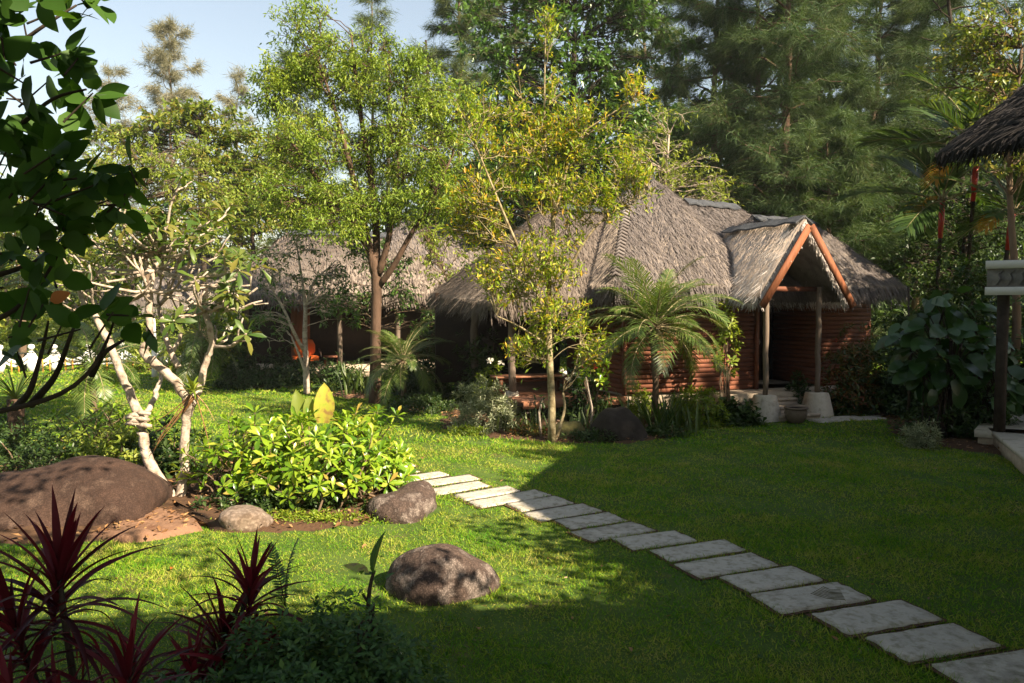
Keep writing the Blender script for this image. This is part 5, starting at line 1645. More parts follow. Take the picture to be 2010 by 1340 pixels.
# ------------------------------------------------------------------ background trees
def simple_tree(name, label, seed, px, Y, lobes, mat, bark=None, clump=.7, lpc=60, L=.2, W=.09, tr=.2, cat='tree', group=None, **kw):
    b = at(px, 600, Y)
    tops = max(l[1] for l in lobes)
    top = at(px, min(l[1] for l in lobes), Y)
    trunks = [([(b.x, Y, 0), (b.x + .1, Y, top.z * .3), (b.x - .15, Y + .1, top.z * .65), (b.x, Y, top.z * .97)], [tr, tr * .75, tr * .5, .03])]
    lb = [(P_(x, y, Y + dy), (rx, ry, rz), n) for (x, y, dy, rx, ry, rz, n) in lobes]
    return clump_tree(name, label, cat, seed, trunks, lb, clump, lpc, L, W, mat, bark or M['bark'], group=group, limb_r=.03, **kw)

G_BACK = 'trees standing behind the bungalows'
simple_tree('broadleaf_tree', 'tall dark glossy broadleaf tree rising behind the yellow tree', 131, 1130, 27.0,
            [(1000, 60, 0, 2.2, 1.5, 1.6, 26), (1130, 40, 0, 2.6, 2, 2.0, 34), (1250, 120, 0, 2.0, 1.5, 2.0, 26), (1100, 190, 0, 2.8, 2, 1.8, 34), (960, 200, 0, 1.8, 1.2, 1.4, 20), (1220, 280, 0, 2.0, 1.5, 1.6, 24), (980, 320, 0, 2.0, 1.5, 1.6, 22), (1100, 360, 0, 2.4, 1.6, 1.4, 26), (900, 380, 0, 1.4, 1, 1.2, 14), (1310, 380, 0, 1.6, 1.2, 1.2, 18), (1060, -60, 0, 2.4, 1.5, 1.4, 22), (1210, -40, 0, 2.2, 1.5, 1.4, 20)],
            M['l_dark'], M['bark_dark'], .75, 62, .24, .105, tr=.25, group=G_BACK)
simple_tree('broadleaf_tree', 'round lime green tree behind the pale twisted tree', 132, 290, 27.5,
            [(240, 330, 0, 1.6, 1.4, 1.0, 26), (340, 320, 0, 1.7, 1.4, 1.1, 28), (400, 390, 0, 1.3, 1.2, 1.0, 20), (290, 400, 0, 1.8, 1.5, 1.2, 26), (180, 400, 0, 1.3, 1.2, 1.1, 18), (380, 470, 0, 1.4, 1.2, .9, 18), (250, 490, 0, 1.8, 1.3, .9, 20)],
            M['l_lime'], M['bark'], .6, 70, .17, .062, tr=.14, group=G_BACK, droop=.6)
simple_tree('layered_tree', 'layered almond-like tree with reddish specks left of the big tree', 133, 400, 33.0,
            [(390, 220, 0, 1.7, 1.4, .45, 16), (330, 250, 0, 1.5, 1.4, .4, 14), (440, 265, 0, 1.6, 1.4, .45, 16), (250, 270, 0, 1.5, 1.4, .5, 14), (420, 320, 0, 1.9, 1.5, .6, 18), (480, 340, 0, 1.7, 1.4, .7, 18), (470, 410, 0, 1.6, 1.4, .9, 18)],
            M['l_term'], M['bark_dark'], .6, 60, .26, .12, tr=.16, group=G_BACK, flat=.4)
simple_tree('broadleaf_tree', 'dense grey-green tree in the gap left of the big trunk', 134, 500, 36.0,
            [(500, 380, 0, 2.2, 1.6, 1.6, 30), (540, 300, 0, 1.6, 1.4, 1.4, 22), (460, 450, 0, 2.0, 1.6, 1.2, 24), (560, 420, 0, 2.0, 1.6, 1.2, 24)],
            M['l_term'], M['bark_dark'], .8, 60, .26, .09, tr=.18, group=G_BACK)
simple_tree('broadleaf_tree', 'sunny yellow-green tree at the far left edge', 135, 40, 27.0,
            [(30, 420, 0, 1.7, 1.4, 1.2, 28), (100, 360, 0, 1.2, 1.2, 1.0, 18), (60, 520, 0, 1.8, 1.4, 1.0, 26), (-60, 450, 0, 1.6, 1.4, 1.4, 18), (140, 480, 0, 1.3, 1.2, 1.0, 18)],
            M['l_lime'], M['bark'], .6, 64, .19, .07, tr=.14, group=G_BACK)
simple_tree('broadleaf_tree', 'bright leafy small tree with open branches above the bungalow ridge', 136, 1310, 23.5,
            [(1290, 250, 0, .9, .8, .7, 12), (1340, 320, 0, 1.1, .9, .6, 18), (1270, 370, 0, 1.3, .9, .4, 16), (1380, 385, 0, 1.3, .9, .5, 20), (1250, 310, 0, .7, .7, .5, 10)],
            M['l_lime'], M['bark_pale'], .42, 40, .15, .045, tr=.08, group=G_BACK)
simple_tree('broadleaf_tree', 'shadowy green tree crowding the bungalow ridge on the right', 137, 1420, 27.0,
            [(1400, 380, 0, 1.6, 1.2, .8, 22), (1500, 420, 0, 1.8, 1.2, .9, 24), (1640, 470, 0, 1.9, 1.4, 1.0, 28), (1760, 520, 0, 1.9, 1.4, 1.2, 30), (1720, 420, 0, 1.6, 1.4, 1.1, 22), (1560, 380, 0, 1.6, 1.2, .9, 18)],
            M['l_forest'], M['bark_dark'], .6, 64, .17, .07, tr=.15, group=G_BACK)
simple_tree('broadleaf_tree', 'yellowish bushy tree peeping over the near roof at the top right', 138, 1990, 15.0,
            [(1990, 120, 0, .9, .9, .8, 20), (1950, 70, 0, .7, .8, .5, 14), (2020, 220, 0, .9, .9, .7, 18), (1900, 150, .6, .7, .7, .7, 12), (1970, 290, 0, 1.0, .8, .8, 16)],
            M['l_term'], M['bark'], .42, 56, .12, .055, tr=.10, group=G_BACK)
simple_tree('broadleaf_tree', 'dense dark tree behind the red-stemmed palms', 139, 1900, 22.0,
            [(1860, 430, 0, 1.3, 1.2, 1.2, 28), (1960, 420, 0, 1.4, 1.2, 1.2, 30), (1800, 540, 0, 1.1, 1.0, 1.0, 22), (1900, 580, 0, 1.4, 1.2, 1.2, 28), (2000, 600, 0, 1.4, 1.2, 1.4, 26), (1800, 680, 0, 1.2, 1.0, .9, 22), (1980, 330, 0, 1.2, 1, .9, 18)],
            M['l_shade'], M['bark_dark'], .5, 60, .15, .065, tr=.14, group=G_BACK)

G_CAS = 'casuarina trees with hanging needles'
def cas(label, seed, px, Y, ytop, spread, mat, **kw):
    b = at(px, 600, Y); t = at(px, ytop, Y)
    return casuarina('casuarina_tree', label, seed, (b.x, Y), t.z, spread, mat, kw.pop('bark', M['bark']), group=G_CAS, **kw)
cas('sparse sunlit grey-brown casuarina alone against the sky', 141, 345, 46, 55, 3.6, M['l_casu_pale'], n_br=46, npb=520, NL=.45, NW=.024, z0=.35, tr=.18, up=.55, top=.2)
cas('thin wispy casuarina left of the lone sparse one', 142, 225, 50, 150, 3.4, M['l_casu_pale'], n_br=36, npb=420, NL=.45, NW=.024, z0=.3, tr=.15, up=.45)
cas('thin wispy casuarina right of the lone sparse one', 143, 470, 50, 150, 2.6, M['l_casu_pale'], n_br=30, npb=380, NL=.45, NW=.024, z0=.3, tr=.14, up=.5)
cas('thin tall casuarina above the feathery crown', 144, 735, 40, -60, 2.6, M['l_casu_grey'], n_br=44, npb=380, NL=.42, NW=.02, z0=.3, tr=.16, up=.45)
cas('misty green casuarina left of the dark broadleaf tree', 145, 905, 36, -170, 3.0, M['l_casu_grey'], n_br=64, npb=1000, NL=.4, NW=.02, z0=.25, tr=.2, up=.25)
cas('largest casuarina with bare trunk behind the porch roof', 146, 1540, 26, -340, 4.3, M['l_casu'], n_br=74, npb=1700, NL=.34, NW=.017, z0=.2, tr=.24, up=.12, bark=M['bark_red'], top=.4)
cas('casuarina between the dark broadleaf and the largest one', 147, 1400, 30, -300, 3.2, M['l_casu'], n_br=60, npb=1200, NL=.36, NW=.019, z0=.25, tr=.2, up=.2)
cas('drooping casuarina right of the largest trunk', 148, 1690, 30, -240, 3.9, M['l_casu'], n_br=64, npb=1350, NL=.36, NW=.019, z0=.15, tr=.2, up=.15, lean=(.8, 0))
cas('leaning dark casuarina at the top right corner', 149, 1900, 25, -200, 3.4, M['l_casu'], n_br=46, npb=800, NL=.36, NW=.016, z0=.4, tr=.18, up=.2, lean=(-1.2, 0), bark=M['bark_dark'])
cas('tall casuarina standing just left of the largest trunk', 152, 1480, 29, -260, 3.6, M['l_casu'], n_br=64, npb=1300, NL=.36, NW=.019, z0=.2, tr=.2, up=.18)
cas('far casuarina closing the gap behind the porch roof', 153, 1600, 34, -150, 3.8, M['l_casu'], n_br=60, npb=1200, NL=.4, NW=.022, z0=.12, tr=.2, up=.2)
cas('far casuarina behind the dark broadleaf crown', 154, 1010, 38, -160, 3.6, M['l_casu_grey'], n_br=60, npb=1000, NL=.42, NW=.024, z0=.15, tr=.2, up=.25)
cas('far casuarina behind the pointed hut roof', 155, 1260, 36, -120, 3.6, M['l_casu_grey'], n_br=60, npb=1000, NL=.42, NW=.024, z0=.12, tr=.2, up=.22)
cas('bushy casuarina far right behind the red-stemmed palms', 156, 1800, 30, -60, 3.4, M['l_casu'], n_br=56, npb=1000, NL=.38, NW=.02, z0=.15, tr=.18, up=.2)
cas('low shaggy casuarina close behind the right hip of the roof', 150, 1620, 24, 250, 2.9, M['l_casu'], n_br=40, npb=1300, NL=.32, NW=.017, z0=.1, tr=.14, up=.15)
cas('hazy casuarina filling the gap behind the feathery tree', 151, 590, 42, 120, 3.2, M['l_casu_grey'], n_br=44, npb=380, NL=.55, NW=.034, z0=.15, tr=.17, up=.3)

# far wood: one mass closing the view
def forest():
    rg = np.random.default_rng(160)
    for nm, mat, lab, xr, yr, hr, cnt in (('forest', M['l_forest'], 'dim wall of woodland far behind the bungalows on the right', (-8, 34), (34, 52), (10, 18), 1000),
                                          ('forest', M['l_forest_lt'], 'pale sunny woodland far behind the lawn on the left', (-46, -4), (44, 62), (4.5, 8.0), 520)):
        LP, LD = [], []
        for i in range(cnt):
            x = rg.uniform(*xr); y = rg.uniform(*yr); h = rg.uniform(*hr) * (.75 + .25 * math.sin(x * .8 + y)) * (.55 if -9 < x < 1 else 1.0)
            z = h * rg.uniform(.0, 1.0) ** .7
            m = 85
            LP.append(np.array([x, y, z]) + rg.normal(size=(m, 3)) * np.array([1.3, 1.0, .7])); LD.append(rg.normal(size=(m, 3)) + np.array([0, 0, -.5]))
        LP = np.vstack(LP); LP[:, 2] = np.abs(LP[:, 2]); LD = np.vstack(LD); n = len(LP)
        V, F = leaf_arrays(T_DIAMOND, LP, LD, rg.normal(size=(n, 3)) * .6 + np.array([0, -.3, 1.0]), .5 * rg.uniform(.6, 1.3, n), .24)
        b = MB(); b.add(V, F); o = b.build(nm, mat); tag(o, lab, 'forest', kind='stuff')
        tr = MB()
        for i in range(26):
            x = rg.uniform(*xr); y = yr[0] + rg.uniform(0, 8)
            tr.tube([(x, y, 0), (x + rg.normal() * .2, y, 4), (x + rg.normal() * .5, y, hr[1] * .8)], [.16, .13, .05], 6)
        tr.build('trunks', M['bark_dark'], o, kind='stuff')
forest()

# ------------------------------------------------------------------ palms
palm_f = [frond_mesh('frond', 1.45, M['l_palm'], M['bark_cream'], droop=d, n=40, leaflet=.34, lw=.016, vee=.3, seed=i, start=.14, back=.5, sag=.4) for i, d in enumerate((1.0, 1.35, 1.7, .75))]
def pygmy_palm(label, seed, b, hc, n, sc, el0, el1, r=.065):
    rg = np.random.default_rng(seed)
    root = thing('palm', label, 'palm', (b[0], b[1], 0), 'feathery dwarf date palms')
    mb = MB()
    P = np.array([(b[0], b[1], 0), (b[0] + .03, b[1], hc * .4), (b[0] - .02, b[1], hc * .8), (b[0], b[1], hc)])
    mb.tube(P, [r * 1.1, r, r * 1.05, r * 1.6], 9)
    for i in range(16):
        z = hc * (.55 + .45 * i / 16); a = i * 2.4
        mb.tube([(b[0] + r * math.cos(a) * .8, b[1] + r * math.sin(a) * .8, z), (b[0] + r * math.cos(a) * 2.2, b[1] + r * math.sin(a) * 2.2, z + .09)], [.02, .006], 4)
    mb.build('trunk', M['bark'], root, smooth=True)
    place_fronds(root, (b[0], b[1], hc), palm_f, n, el0, el1, rg, sc * .85, sc * 1.12)
    return root
pygmy_palm('large feathery palm in front of the red plank wall', 171, (at(1285, 700, 15.2).x, 15.2), 1.92, 44, 1.16, 1.35, -.35)
pygmy_palm('smaller feathery palm just right of the big trunk', 172, (at(790, 700, 17.9).x, 17.9), 1.05, 30, .86, 1.3, -.6)
pygmy_palm('dark feathery palm near the distant bungalow', 173, (at(395, 700, 21.5).x, 21.5), 1.5, 26, 1.15, 1.2, -.7)
pygmy_palm('yellowish feathery palm behind the white rope fence', 174, (at(180, 700, 15.5).x, 15.5), 1.15, 24, 1.0, 1.2, -.3)
pygmy_palm('feathery palm at the far left edge in sun', 175, (at(-20, 640, 13.5).x, 13.5), 2.5, 18, 1.2, 1.3, .3)
pygmy_palm('distant feathery palm under the lime green tree', 176, (at(490, 560, 30.0).x, 30.0), 3.2, 26, 1.6, 1.3, -.5)

def cycad(label, seed, b, hc, L):
    rg = np.random.default_rng(seed)
    root = thing('spiky_plant', label, 'plant', (b[0], b[1], 0))
    mb = MB(); mb.tube([(b[0], b[1], 0), (b[0], b[1], hc)], [.10, .12], 9); mb.build('trunk', M['bark_red'], root, smooth=True)
    me = unit_leaf('leaf', prof_strap, M['l_strap'], .35, .3, 4, .05)
    n = 70
    th = rg.uniform(0, 6.28, n); el = rg.uniform(-.7, 1.3, n)
    D = np.stack([np.cos(th) * np.cos(el), np.sin(th) * np.cos(el), np.sin(el)], 1)
    leaf_objects('leaf', me, np.tile([b[0], b[1], hc], (n, 1)), D, np.tile([0, 0, 1.0], (n, 1)), L * rg.uniform(.7, 1.1, n), .026, root)
cycad('spiky rosette plant with reddish trunk at the left edge', 178, (at(30, 760, 11.6).x, 11.6), .95, .62)

lip_f = [frond_mesh('frond', 1.35, M['l_palm_dk'], M['bark_cream'], droop=d, n=34, leaflet=.50, lw=.034, vee=.25, seed=10 + i, start=.16, back=.9, sag=.2) for i, d in enumerate((.7, 1.0, 1.3))]
lip_o = frond_mesh('frond', .8, M['l_palm_or'], M['bark_cream'], droop=1.2, n=18, leaflet=.36, lw=.026, vee=.3, seed=15, start=.16, back=.8, sag=.3)
def lipstick(label, seed, b, hc, n, sc, el=(1.45, .15), lean=(0, 0), az0=0.0):
    rg = np.random.default_rng(seed)
    root = thing('lipstick_palm', label, 'palm', (b[0], b[1], 0), 'red-stemmed palms at the right')
    top = np.array([b[0] + lean[0], b[1] + lean[1], hc])
    P = bez((b[0], b[1], 0), (b[0] + lean[0] * .3, b[1] + lean[1] * .3, hc * .5), top, 12)
    mb = MB(); mb.tube(P[:10], np.full(10, .045), 8)
    for i in range(14):
        q, _ = interp(P, np.ones(12), i / 18)
        mb.tube([q, q + np.array([0, 0, .015])], [.05, .05], 8)
    mb.build('trunk', M['bark_dark'], root, smooth=True)
    mb = MB(); mb.tube(P[9:], np.array([.05, .07, .058]), 10); mb.build('crownshaft', M['lipstick'], root, smooth=True)
    place_fronds(root, top, lip_f, n, el[0], el[1], rg, sc * .85, sc * 1.1, az0)
    for k in range(1):
        place_fronds(root, top, [lip_o], 1, .1, .1, rg, sc, sc, az0=3.6 + k * .9)
    return root
lb = gp(1895, 868)
c1 = at(1918, 305, 18.5); c2 = at(1850, 395, 19.0); c3 = at(1988, 420, 17.5)
lipstick('tallest red-stemmed palm with broad spreading fronds', 181, (11.0, 18.8), c1.z, 14, 1.9, lean=(c1.x - 11.0, -.3))
lipstick('shorter red-stemmed palm next to the hut roof tip', 182, (10.6, 19.3), c2.z, 10, 1.55, el=(1.3, .0), lean=(c2.x - 10.6, -.3), az0=1.0)
lipstick('half-hidden red-stemmed palm by the carved beam', 183, (11.2, 17.9), c3.z, 9, 1.25, el=(1.2, -.2), lean=(c3.x - 11.2, -.4), az0=2.0)
rgx = np.random.default_rng(185)
canes = thing('cane_clump', 'cluster of thin dark palm canes under the big leaves', 'plant', (8.0, 14.0, 0))
for i in range(12):
    x, y = 8.0 + rgx.normal() * .5, 14.0 + rgx.normal() * .3
    mb = MB(); mb.tube([(x, y, 0), (x + rgx.normal() * .06, y, .9), (x + rgx.normal() * .15, y, rgx.uniform(1.6, 2.8))], [.028, .026, .018], 6); mb.build('cane', M['bark_dark'], canes, smooth=True)

# big-leaved climber mass
def philodendron(label, seed, c, r, n, L, W):
    rg = np.random.default_rng(seed)
    root = thing('philodendron', label, 'plant', (c[0], c[1], 0))
    me = unit_leaf('leaf', prof_heart, M['l_phil'], .55, .15, 6)
    P = np.array(c) + rnd_dirs(rg, n) * np.array(r) * rg.uniform(.55, 1.05, (n, 1))
    D = unit(P - np.array(c)) * np.array([1, 1, .3]) + rg.normal(size=(n, 3)) * .35 + np.array([0, 0, -.35])
    U = np.tile([0, -.45, .9], (n, 1)) + rg.normal(size=(n, 3)) * .3
    sc = rg.uniform(.65, 1.2, n)
    leaf_objects('leaf', me, P, D, U, L * sc, W * sc, root)
    mb = MB()
    for i in range(0, n, 3):
        s = np.array([c[0] + rg.normal() * .15, c[1] + rg.normal() * .1, max(.1, P[i][2] - .5)])
        mb.tube(bez((s[0], s[1], 0) if i % 4 == 0 else s, (s + P[i]) / 2 + np.array([0, 0, .15]), P[i], 6), np.linspace(.014, .006, 6), 5)
    mb.build('stems', M['bark_dark'], root, smooth=True)
philodendron('dark climber with large heart-shaped leaves on the right', 191, (7.5, 13.4, 1.75), (.85, .55, .95), 170, .36, .23)
philodendron('lower dark heart-leaved plant beneath the carved beam', 192, (8.55, 13.6, 1.1), (.55, .45, .7), 70, .30, .2)

# ------------------------------------------------------------------ shrubs round the main bungalow
G_BED = 'planting in the bed before the bungalow'
def SH(label, seed, px, Y, rx, ry, h, n, k, L, W, mat, cat='shrub', group=G_BED, **kw):
    x = at(px, 700, Y).x
    return shrub('shrub', label, cat, seed, (x, Y), (rx, ry, h), n, k, L, W, M[mat], kw.pop('bark', M['bark']), group=group, **kw)
SH('silvery variegated bush left of the yellow tree', 201, 948, 14.4, .72, .55, .98, 420, 12, .10, .024, 'l_silver', el=(-.1, 1.3), inner=.5)
SH('low dark clipped hedge with small orange blooms', 202, 830, 17.0, .85, .6, .42, 380, 8, .07, .035, 'l_shade', inner=.6)
SH('golden green clipped bush under the feathery palm', 203, 1368, 14.9, .62, .42, .80, 420, 9, .075, .04, 'l_hedge', inner=.6)
SH('golden green clipped bush beside the palm trunk', 204, 1262, 15.8, .40, .35, .72, 200, 9, .075, .04, 'l_hedge', inner=.6)
SH('dark broad-leaved low shrub left of the porch pier', 205, 1440, 15.2, .62, .4, .48, 130, 8, .15, .075, 'l_shade', tmpl=T_OBOV, inner=.5)
SH('green leafy shrub on the veranda corner behind the yellow trunk', 206, 1150, 15.3, .55, .4, 1.35, 150, 8, .15, .06, 'l_shade', tmpl=T_OBOV, inner=.3)
SH('bright leafy shrub top between yellow tree and palm', 207, 1160, 15.0, .4, .35, 1.75, 60, 8, .14, .06, 'l_scaev', tmpl=T_OBOV, inner=.75, zmin=.55)
SH('creeper hanging over the porch roof corner', 208, 1425, 16.1, .35, .3, 2.65, 80, 8, .13, .06, 'l_lime', tmpl=T_OBOV, inner=.7, zmin=.5)
SH('dark croton bush right of the porch pier', 209, 1672, 16.4, .7, .5, 2.0, 460, 9, .13, .04, 'l_croton', inner=.3)
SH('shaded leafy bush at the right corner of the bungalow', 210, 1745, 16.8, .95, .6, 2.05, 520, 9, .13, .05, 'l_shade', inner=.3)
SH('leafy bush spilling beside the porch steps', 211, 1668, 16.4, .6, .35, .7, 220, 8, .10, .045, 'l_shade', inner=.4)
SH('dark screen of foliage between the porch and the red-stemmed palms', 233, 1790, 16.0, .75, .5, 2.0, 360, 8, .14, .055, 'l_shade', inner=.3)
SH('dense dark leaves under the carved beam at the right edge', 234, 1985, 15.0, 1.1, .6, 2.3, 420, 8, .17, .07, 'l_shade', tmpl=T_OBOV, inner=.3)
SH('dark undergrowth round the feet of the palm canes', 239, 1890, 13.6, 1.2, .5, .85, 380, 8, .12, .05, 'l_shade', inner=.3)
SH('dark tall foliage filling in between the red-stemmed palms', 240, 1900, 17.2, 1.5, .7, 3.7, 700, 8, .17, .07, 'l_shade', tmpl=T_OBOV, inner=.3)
SH('pale silvery feathery plant at the foot of the palms', 212, 1812, 12.6, .32, .28, .5, 150, 10, .10, .016, 'l_silver', el=(-.2, 1.2), inner=.4)
SH('low green plant on the porch inside the right pier', 213, 1568, 16.9, .3, .25, .95, 70, 8, .12, .045, 'l_shade', inner=.4, zlift=.0)
SH('tall dark leafy bush between the left veranda posts', 214, 940, 18.3, .8, .5, 1.75, 230, 8, .15, .06, 'l_shade', tmpl=T_OBOV, inner=.25)
SH('dark bush in the gap left of the round pier', 215, 850, 19.6, 1.0, .6, 2.0, 260, 8, .16, .06, 'l_shade', tmpl=T_OBOV, inner=.25)
SH('low variegated shrub with pale blooms behind the silvery bush', 216, 960, 16.9, .45, .35, 1.25, 110, 8, .11, .05, 'l_hedge', inner=.4)
SH('low leafy edging along the bed beside the yellow trunk', 235, 1050, 13.75, .55, .25, .22, 160, 8, .085, .03, 'l_croton', inner=.3, stems=4)
SH('low green edging in front of the black boulder', 236, 1170, 13.35, .6, .22, .22, 170, 8, .085, .03, 'l_shade', inner=.3, stems=4)
SH('low green edging below the strap leaves right of the black boulder', 237, 1310, 13.7, .5, .25, .26, 150, 8, .085, .03, 'l_shade', inner=.3, stems=4)
SH('low leafy edging before the silvery bush', 238, 925, 13.95, .5, .2, .2, 140, 8, .075, .028, 'l_hedge', inner=.3, stems=4)
G_MID = 'shrubs before the shaded bungalow'
SH('dark rounded hedge left of the slim tree', 217, 495, 21.6, 1.2, .6, .62, 420, 8, .10, .045, 'l_shade', group=G_MID, inner=.5)
SH('broad-leaved dark bush right of the slim tree', 218, 665, 21.0, .95, .6, 1.0, 180, 8, .17, .06, 'l_shade', tmpl=T_OBOV, group=G_MID, inner=.4)
SH('dark bush behind the slim tree stem', 219, 560, 22.6, 1.0, .6, 1.2, 240, 8, .15, .06, 'l_shade', group=G_MID, inner=.3)
SH('dark leafy mass right of the big trunk base', 220, 800, 20.4, 1.2, .6, 1.2, 260, 8, .16, .06, 'l_shade', tmpl=T_OBOV, group=G_MID, inner=.3)
SH('tall shaded shrub left of the slim tree', 221, 470, 22.5, .9, .6, 1.9, 200, 8, .17, .05, 'l_shade', group=G_MID, inner=.3)
G_LEFT = 'shrubs behind the large boulder'
SH('shadowy twiggy bush at the left edge behind the boulder', 222, 40, 10.2, 1.1, .7, .95, 480, 8, .075, .03, 'l_shade', group=G_LEFT, inner=.4)
SH('mixed green bush between the boulder and the sunny shrub', 223, 225, 10.6, .75, .55, .8, 330, 8, .09, .04, 'l_lime', group=G_LEFT, inner=.4)
SH('dark leafy bush behind the pale tree trunks', 224, 330, 10.6, .65, .5, .75, 220, 8, .12, .05, 'l_shade', group=G_LEFT, inner=.4)
SH('dark spiky bush at the far left in front of the fence', 225, -30, 11.5, 1.2, .7, .9, 300, 8, .11, .04, 'l_shade', group=G_LEFT, inner=.4)
SH('thin feathery grass-like shrub left of the pale trunk', 226, 215, 13.5, .35, .3, .75, 120, 8, .16, .016, 'l_casu_grey', group=G_LEFT, inner=.3)
SH('low golden ground cover along the front of the lit bed', 227, 600, 8.35, 1.05, .22, .13, 420, 7, .045, .022, 'l_hedge', group=G_LEFT, inner=.3, stems=4)
SH('leafy undergrowth at the base of the bright shrubs', 228, 560, 8.8, 1.1, .4, .38, 420, 7, .07, .035, 'l_shade', group=G_LEFT, inner=.3)
SH('sunny green bush far across the lawn by the fence', 229, 60, 33, 2.8, 1.2, 2.6, 360, 8, .22, .08, 'l_lime', group='bushes across the lawn', inner=.5)
SH('green bush across the lawn behind the tall white post', 230, 330, 27, 1.8, 1.0, 2.1, 300, 8, .22, .07, 'l_lime', group='bushes across the lawn', inner=.5)
SH('shaded bush right of the distant bungalow', 231, 450, 29, 1.8, 1.0, 2.3, 300, 8, .22, .07, 'l_term', group='bushes across the lawn', inner=.5)
SH('yellow-green bush left of the white fence posts', 232, 190, 30, 3.0, 1.0, 2.6, 420, 8, .24, .08, 'l_lime', group='bushes across the lawn', inner=.5)

# strap-leaved clumps in the bed
def straps(label, seed, px, Y, n, L, W, spread=.25, mat='l_strap'):
    rg = np.random.default_rng(seed)
    b = at(px, 800, Y)
    root = thing('strap_leaved_plant', label, 'plant', (b.x, Y, 0), 'strap-leaved clumps in the bed')
    me = unit_leaf('leaf', prof_strap, M[mat], .45, .3, 5, .08)
    P = np.stack([b.x + rg.normal(size=n) * spread, Y + rg.normal(size=n) * spread * .6, np.full(n, .02)], 1)
    th = rg.uniform(0, 6.28, n); el = rg.uniform(1.0, 1.5, n)
    D = np.stack([np.cos(th) * np.cos(el), np.sin(th) * np.cos(el), np.sin(el)], 1)
    leaf_objects('leaf', me, P, D, np.stack([-np.cos(th), -np.sin(th), np.full(n, .3)], 1), L * rg.uniform(.6, 1.1, n), W, root)
straps('dark strap-leaved clump between black boulder and palm trunk', 241, 1300, 14.2, 60, .85, .05, .30)
straps('strap-leaved clump right of the mossy boulder', 242, 1165, 14.0, 34, .55, .04, .22)
straps('strap-leaved clump left of the yellow trunk', 243, 1035, 14.2, 40, .55, .035, .25)
straps('spiky dark clump below the slim tree', 244, 690, 19.8, 40, .9, .06, .3)
straps('dark low strap clump at the right end of the bed', 245, 1345, 14.6, 34, .6, .04, .25)

# thin pale saplings in the bed
for k, (pts, lab) in enumerate(([[(1062, 860), (1058, 810), (1066, 780)], 'thin pale sapling stem left of the yellow trunk'], [[(1160, 850), (1162, 800), (1150, 740)], 'thin pale sapling stem right of the mossy boulder'])):
    t = thing('sapling', lab, 'plant', tuple(gp(*pts[0])))
    Y = gp(*pts[0]).y
    mb = MB(); mb.tube([P_(x, y, Y) for x, y in pts], [.025, .02, .012], 6); mb.build('stem', M['bark_pale'], t, smooth=True)
    rg = np.random.default_rng(250 + k)
    c = np.array(P_(*pts[-1], Y)); n = 16
    V, F = leaf_arrays(T_OBOV, c + rg.normal(size=(n, 3)) * .08, rnd_dirs(rg, n), rnd_dirs(rg, n) + np.array([0, 0, 1.]), .14, .05)
    b = MB(); b.add(V, F); b.build('foliage', M['l_shade'], t)

# blooms
def blooms(seed, spots, mat, size, group):
    rg = np.random.default_rng(seed)
    for (x, y, Y, label) in spots:
        c = np.array(P_(x, y, Y)); n = 9
        V, F = leaf_arrays(T_OBOV, np.tile(c, (n, 1)), rnd_dirs(rg, n) + np.array([0, -.4, .2]), rnd_dirs(rg, n), size, size * .6)
        b = MB(); b.add(V - c, F); o = b.build('flower', mat); o.location = tuple(c)
        tag(o, label, 'flower', group)
blooms(261, [(985, 712, 15.6, 'white bloom just left of the veranda log post'), (962, 708, 15.6, 'white bloom furthest left above the silvery bush'), (1105, 731, 14.9, 'white bloom touching the right side of the yellow trunk'),
             (1130, 738, 14.9, 'white bloom above the deck between yellow trunk and palm'), (1116, 747, 14.9, 'lowest white bloom right of the yellow trunk')], M['flower_w'], .09, 'white blooms among the veranda greenery')
blooms(262, [(1148, 722, 14.8, 'red bloom left of the other near the large feathery palm'), (1168, 719, 14.8, 'red bloom nearest the large feathery palm'), (1640, 668, 16.9, 'red bloom on the croton bush right of the porch')], M['flower_r'], .07, 'red blooms')
blooms(263, [(742, 1275, 4.75, 'tiny white flower at the right side of the foreground bush'), (788, 1282, 4.8, 'tiny white flower in the grass beside the foreground bush')], M['flower_w'], .014, 'tiny white flowers')

# fallen leaves on the lawn
rgf = np.random.default_rng(270)
me_dry = unit_leaf('fallen_leaf', prof_ovate, M['dry'], .7, .4, 4)
me_or = unit_leaf('fallen_leaf', prof_ovate, M['l_orange'], .7, .4, 4)
spots = [(335, 1125, 'orange fallen leaf on the shaded grass at left'), (1560, 935, 'dry leaf on the shaded right lawn facing the porch'), (1235, 1280, 'reddish dry leaf on the grass at the bottom centre'),
         (720, 1075, 'dry leaf on the sunny grass left of the lone boulder'), (830, 905, 'dry leaf on sunny grass beside the first slabs'), (1560, 1270, 'dry leaf on the grass below the print slab'),
         (1380, 945, 'dry leaf in the middle of the shaded lawn'), (1840, 925, 'dry leaf on the dark lawn before the red-stemmed palms'), (940, 1245, 'dry leaf on shaded grass below the lone boulder'),
         (1180, 1120, 'dry leaf on sunny grass left of the slab row'), (860, 858, 'dry leaf on the lawn by the silvery bush'), (1240, 897, 'dry leaf on the lawn before the black boulder')]
for i, (x, y, lab) in enumerate(spots):
    p = gp(x, y)
    o = bpy.data.objects.new('fallen_leaf', me_or if i == 0 else me_dry); COL.objects.link(o)
    o.location = (p.x, p.y, .035); s = rgf.uniform(.07, .12)
    o.rotation_euler = (rgf.uniform(-.3, .3), rgf.uniform(-.3, .1), rgf.uniform(0, 6.28)); o.scale = (s, s, s)
    tag(o, lab, 'leaf', 'fallen leaves on the lawn')

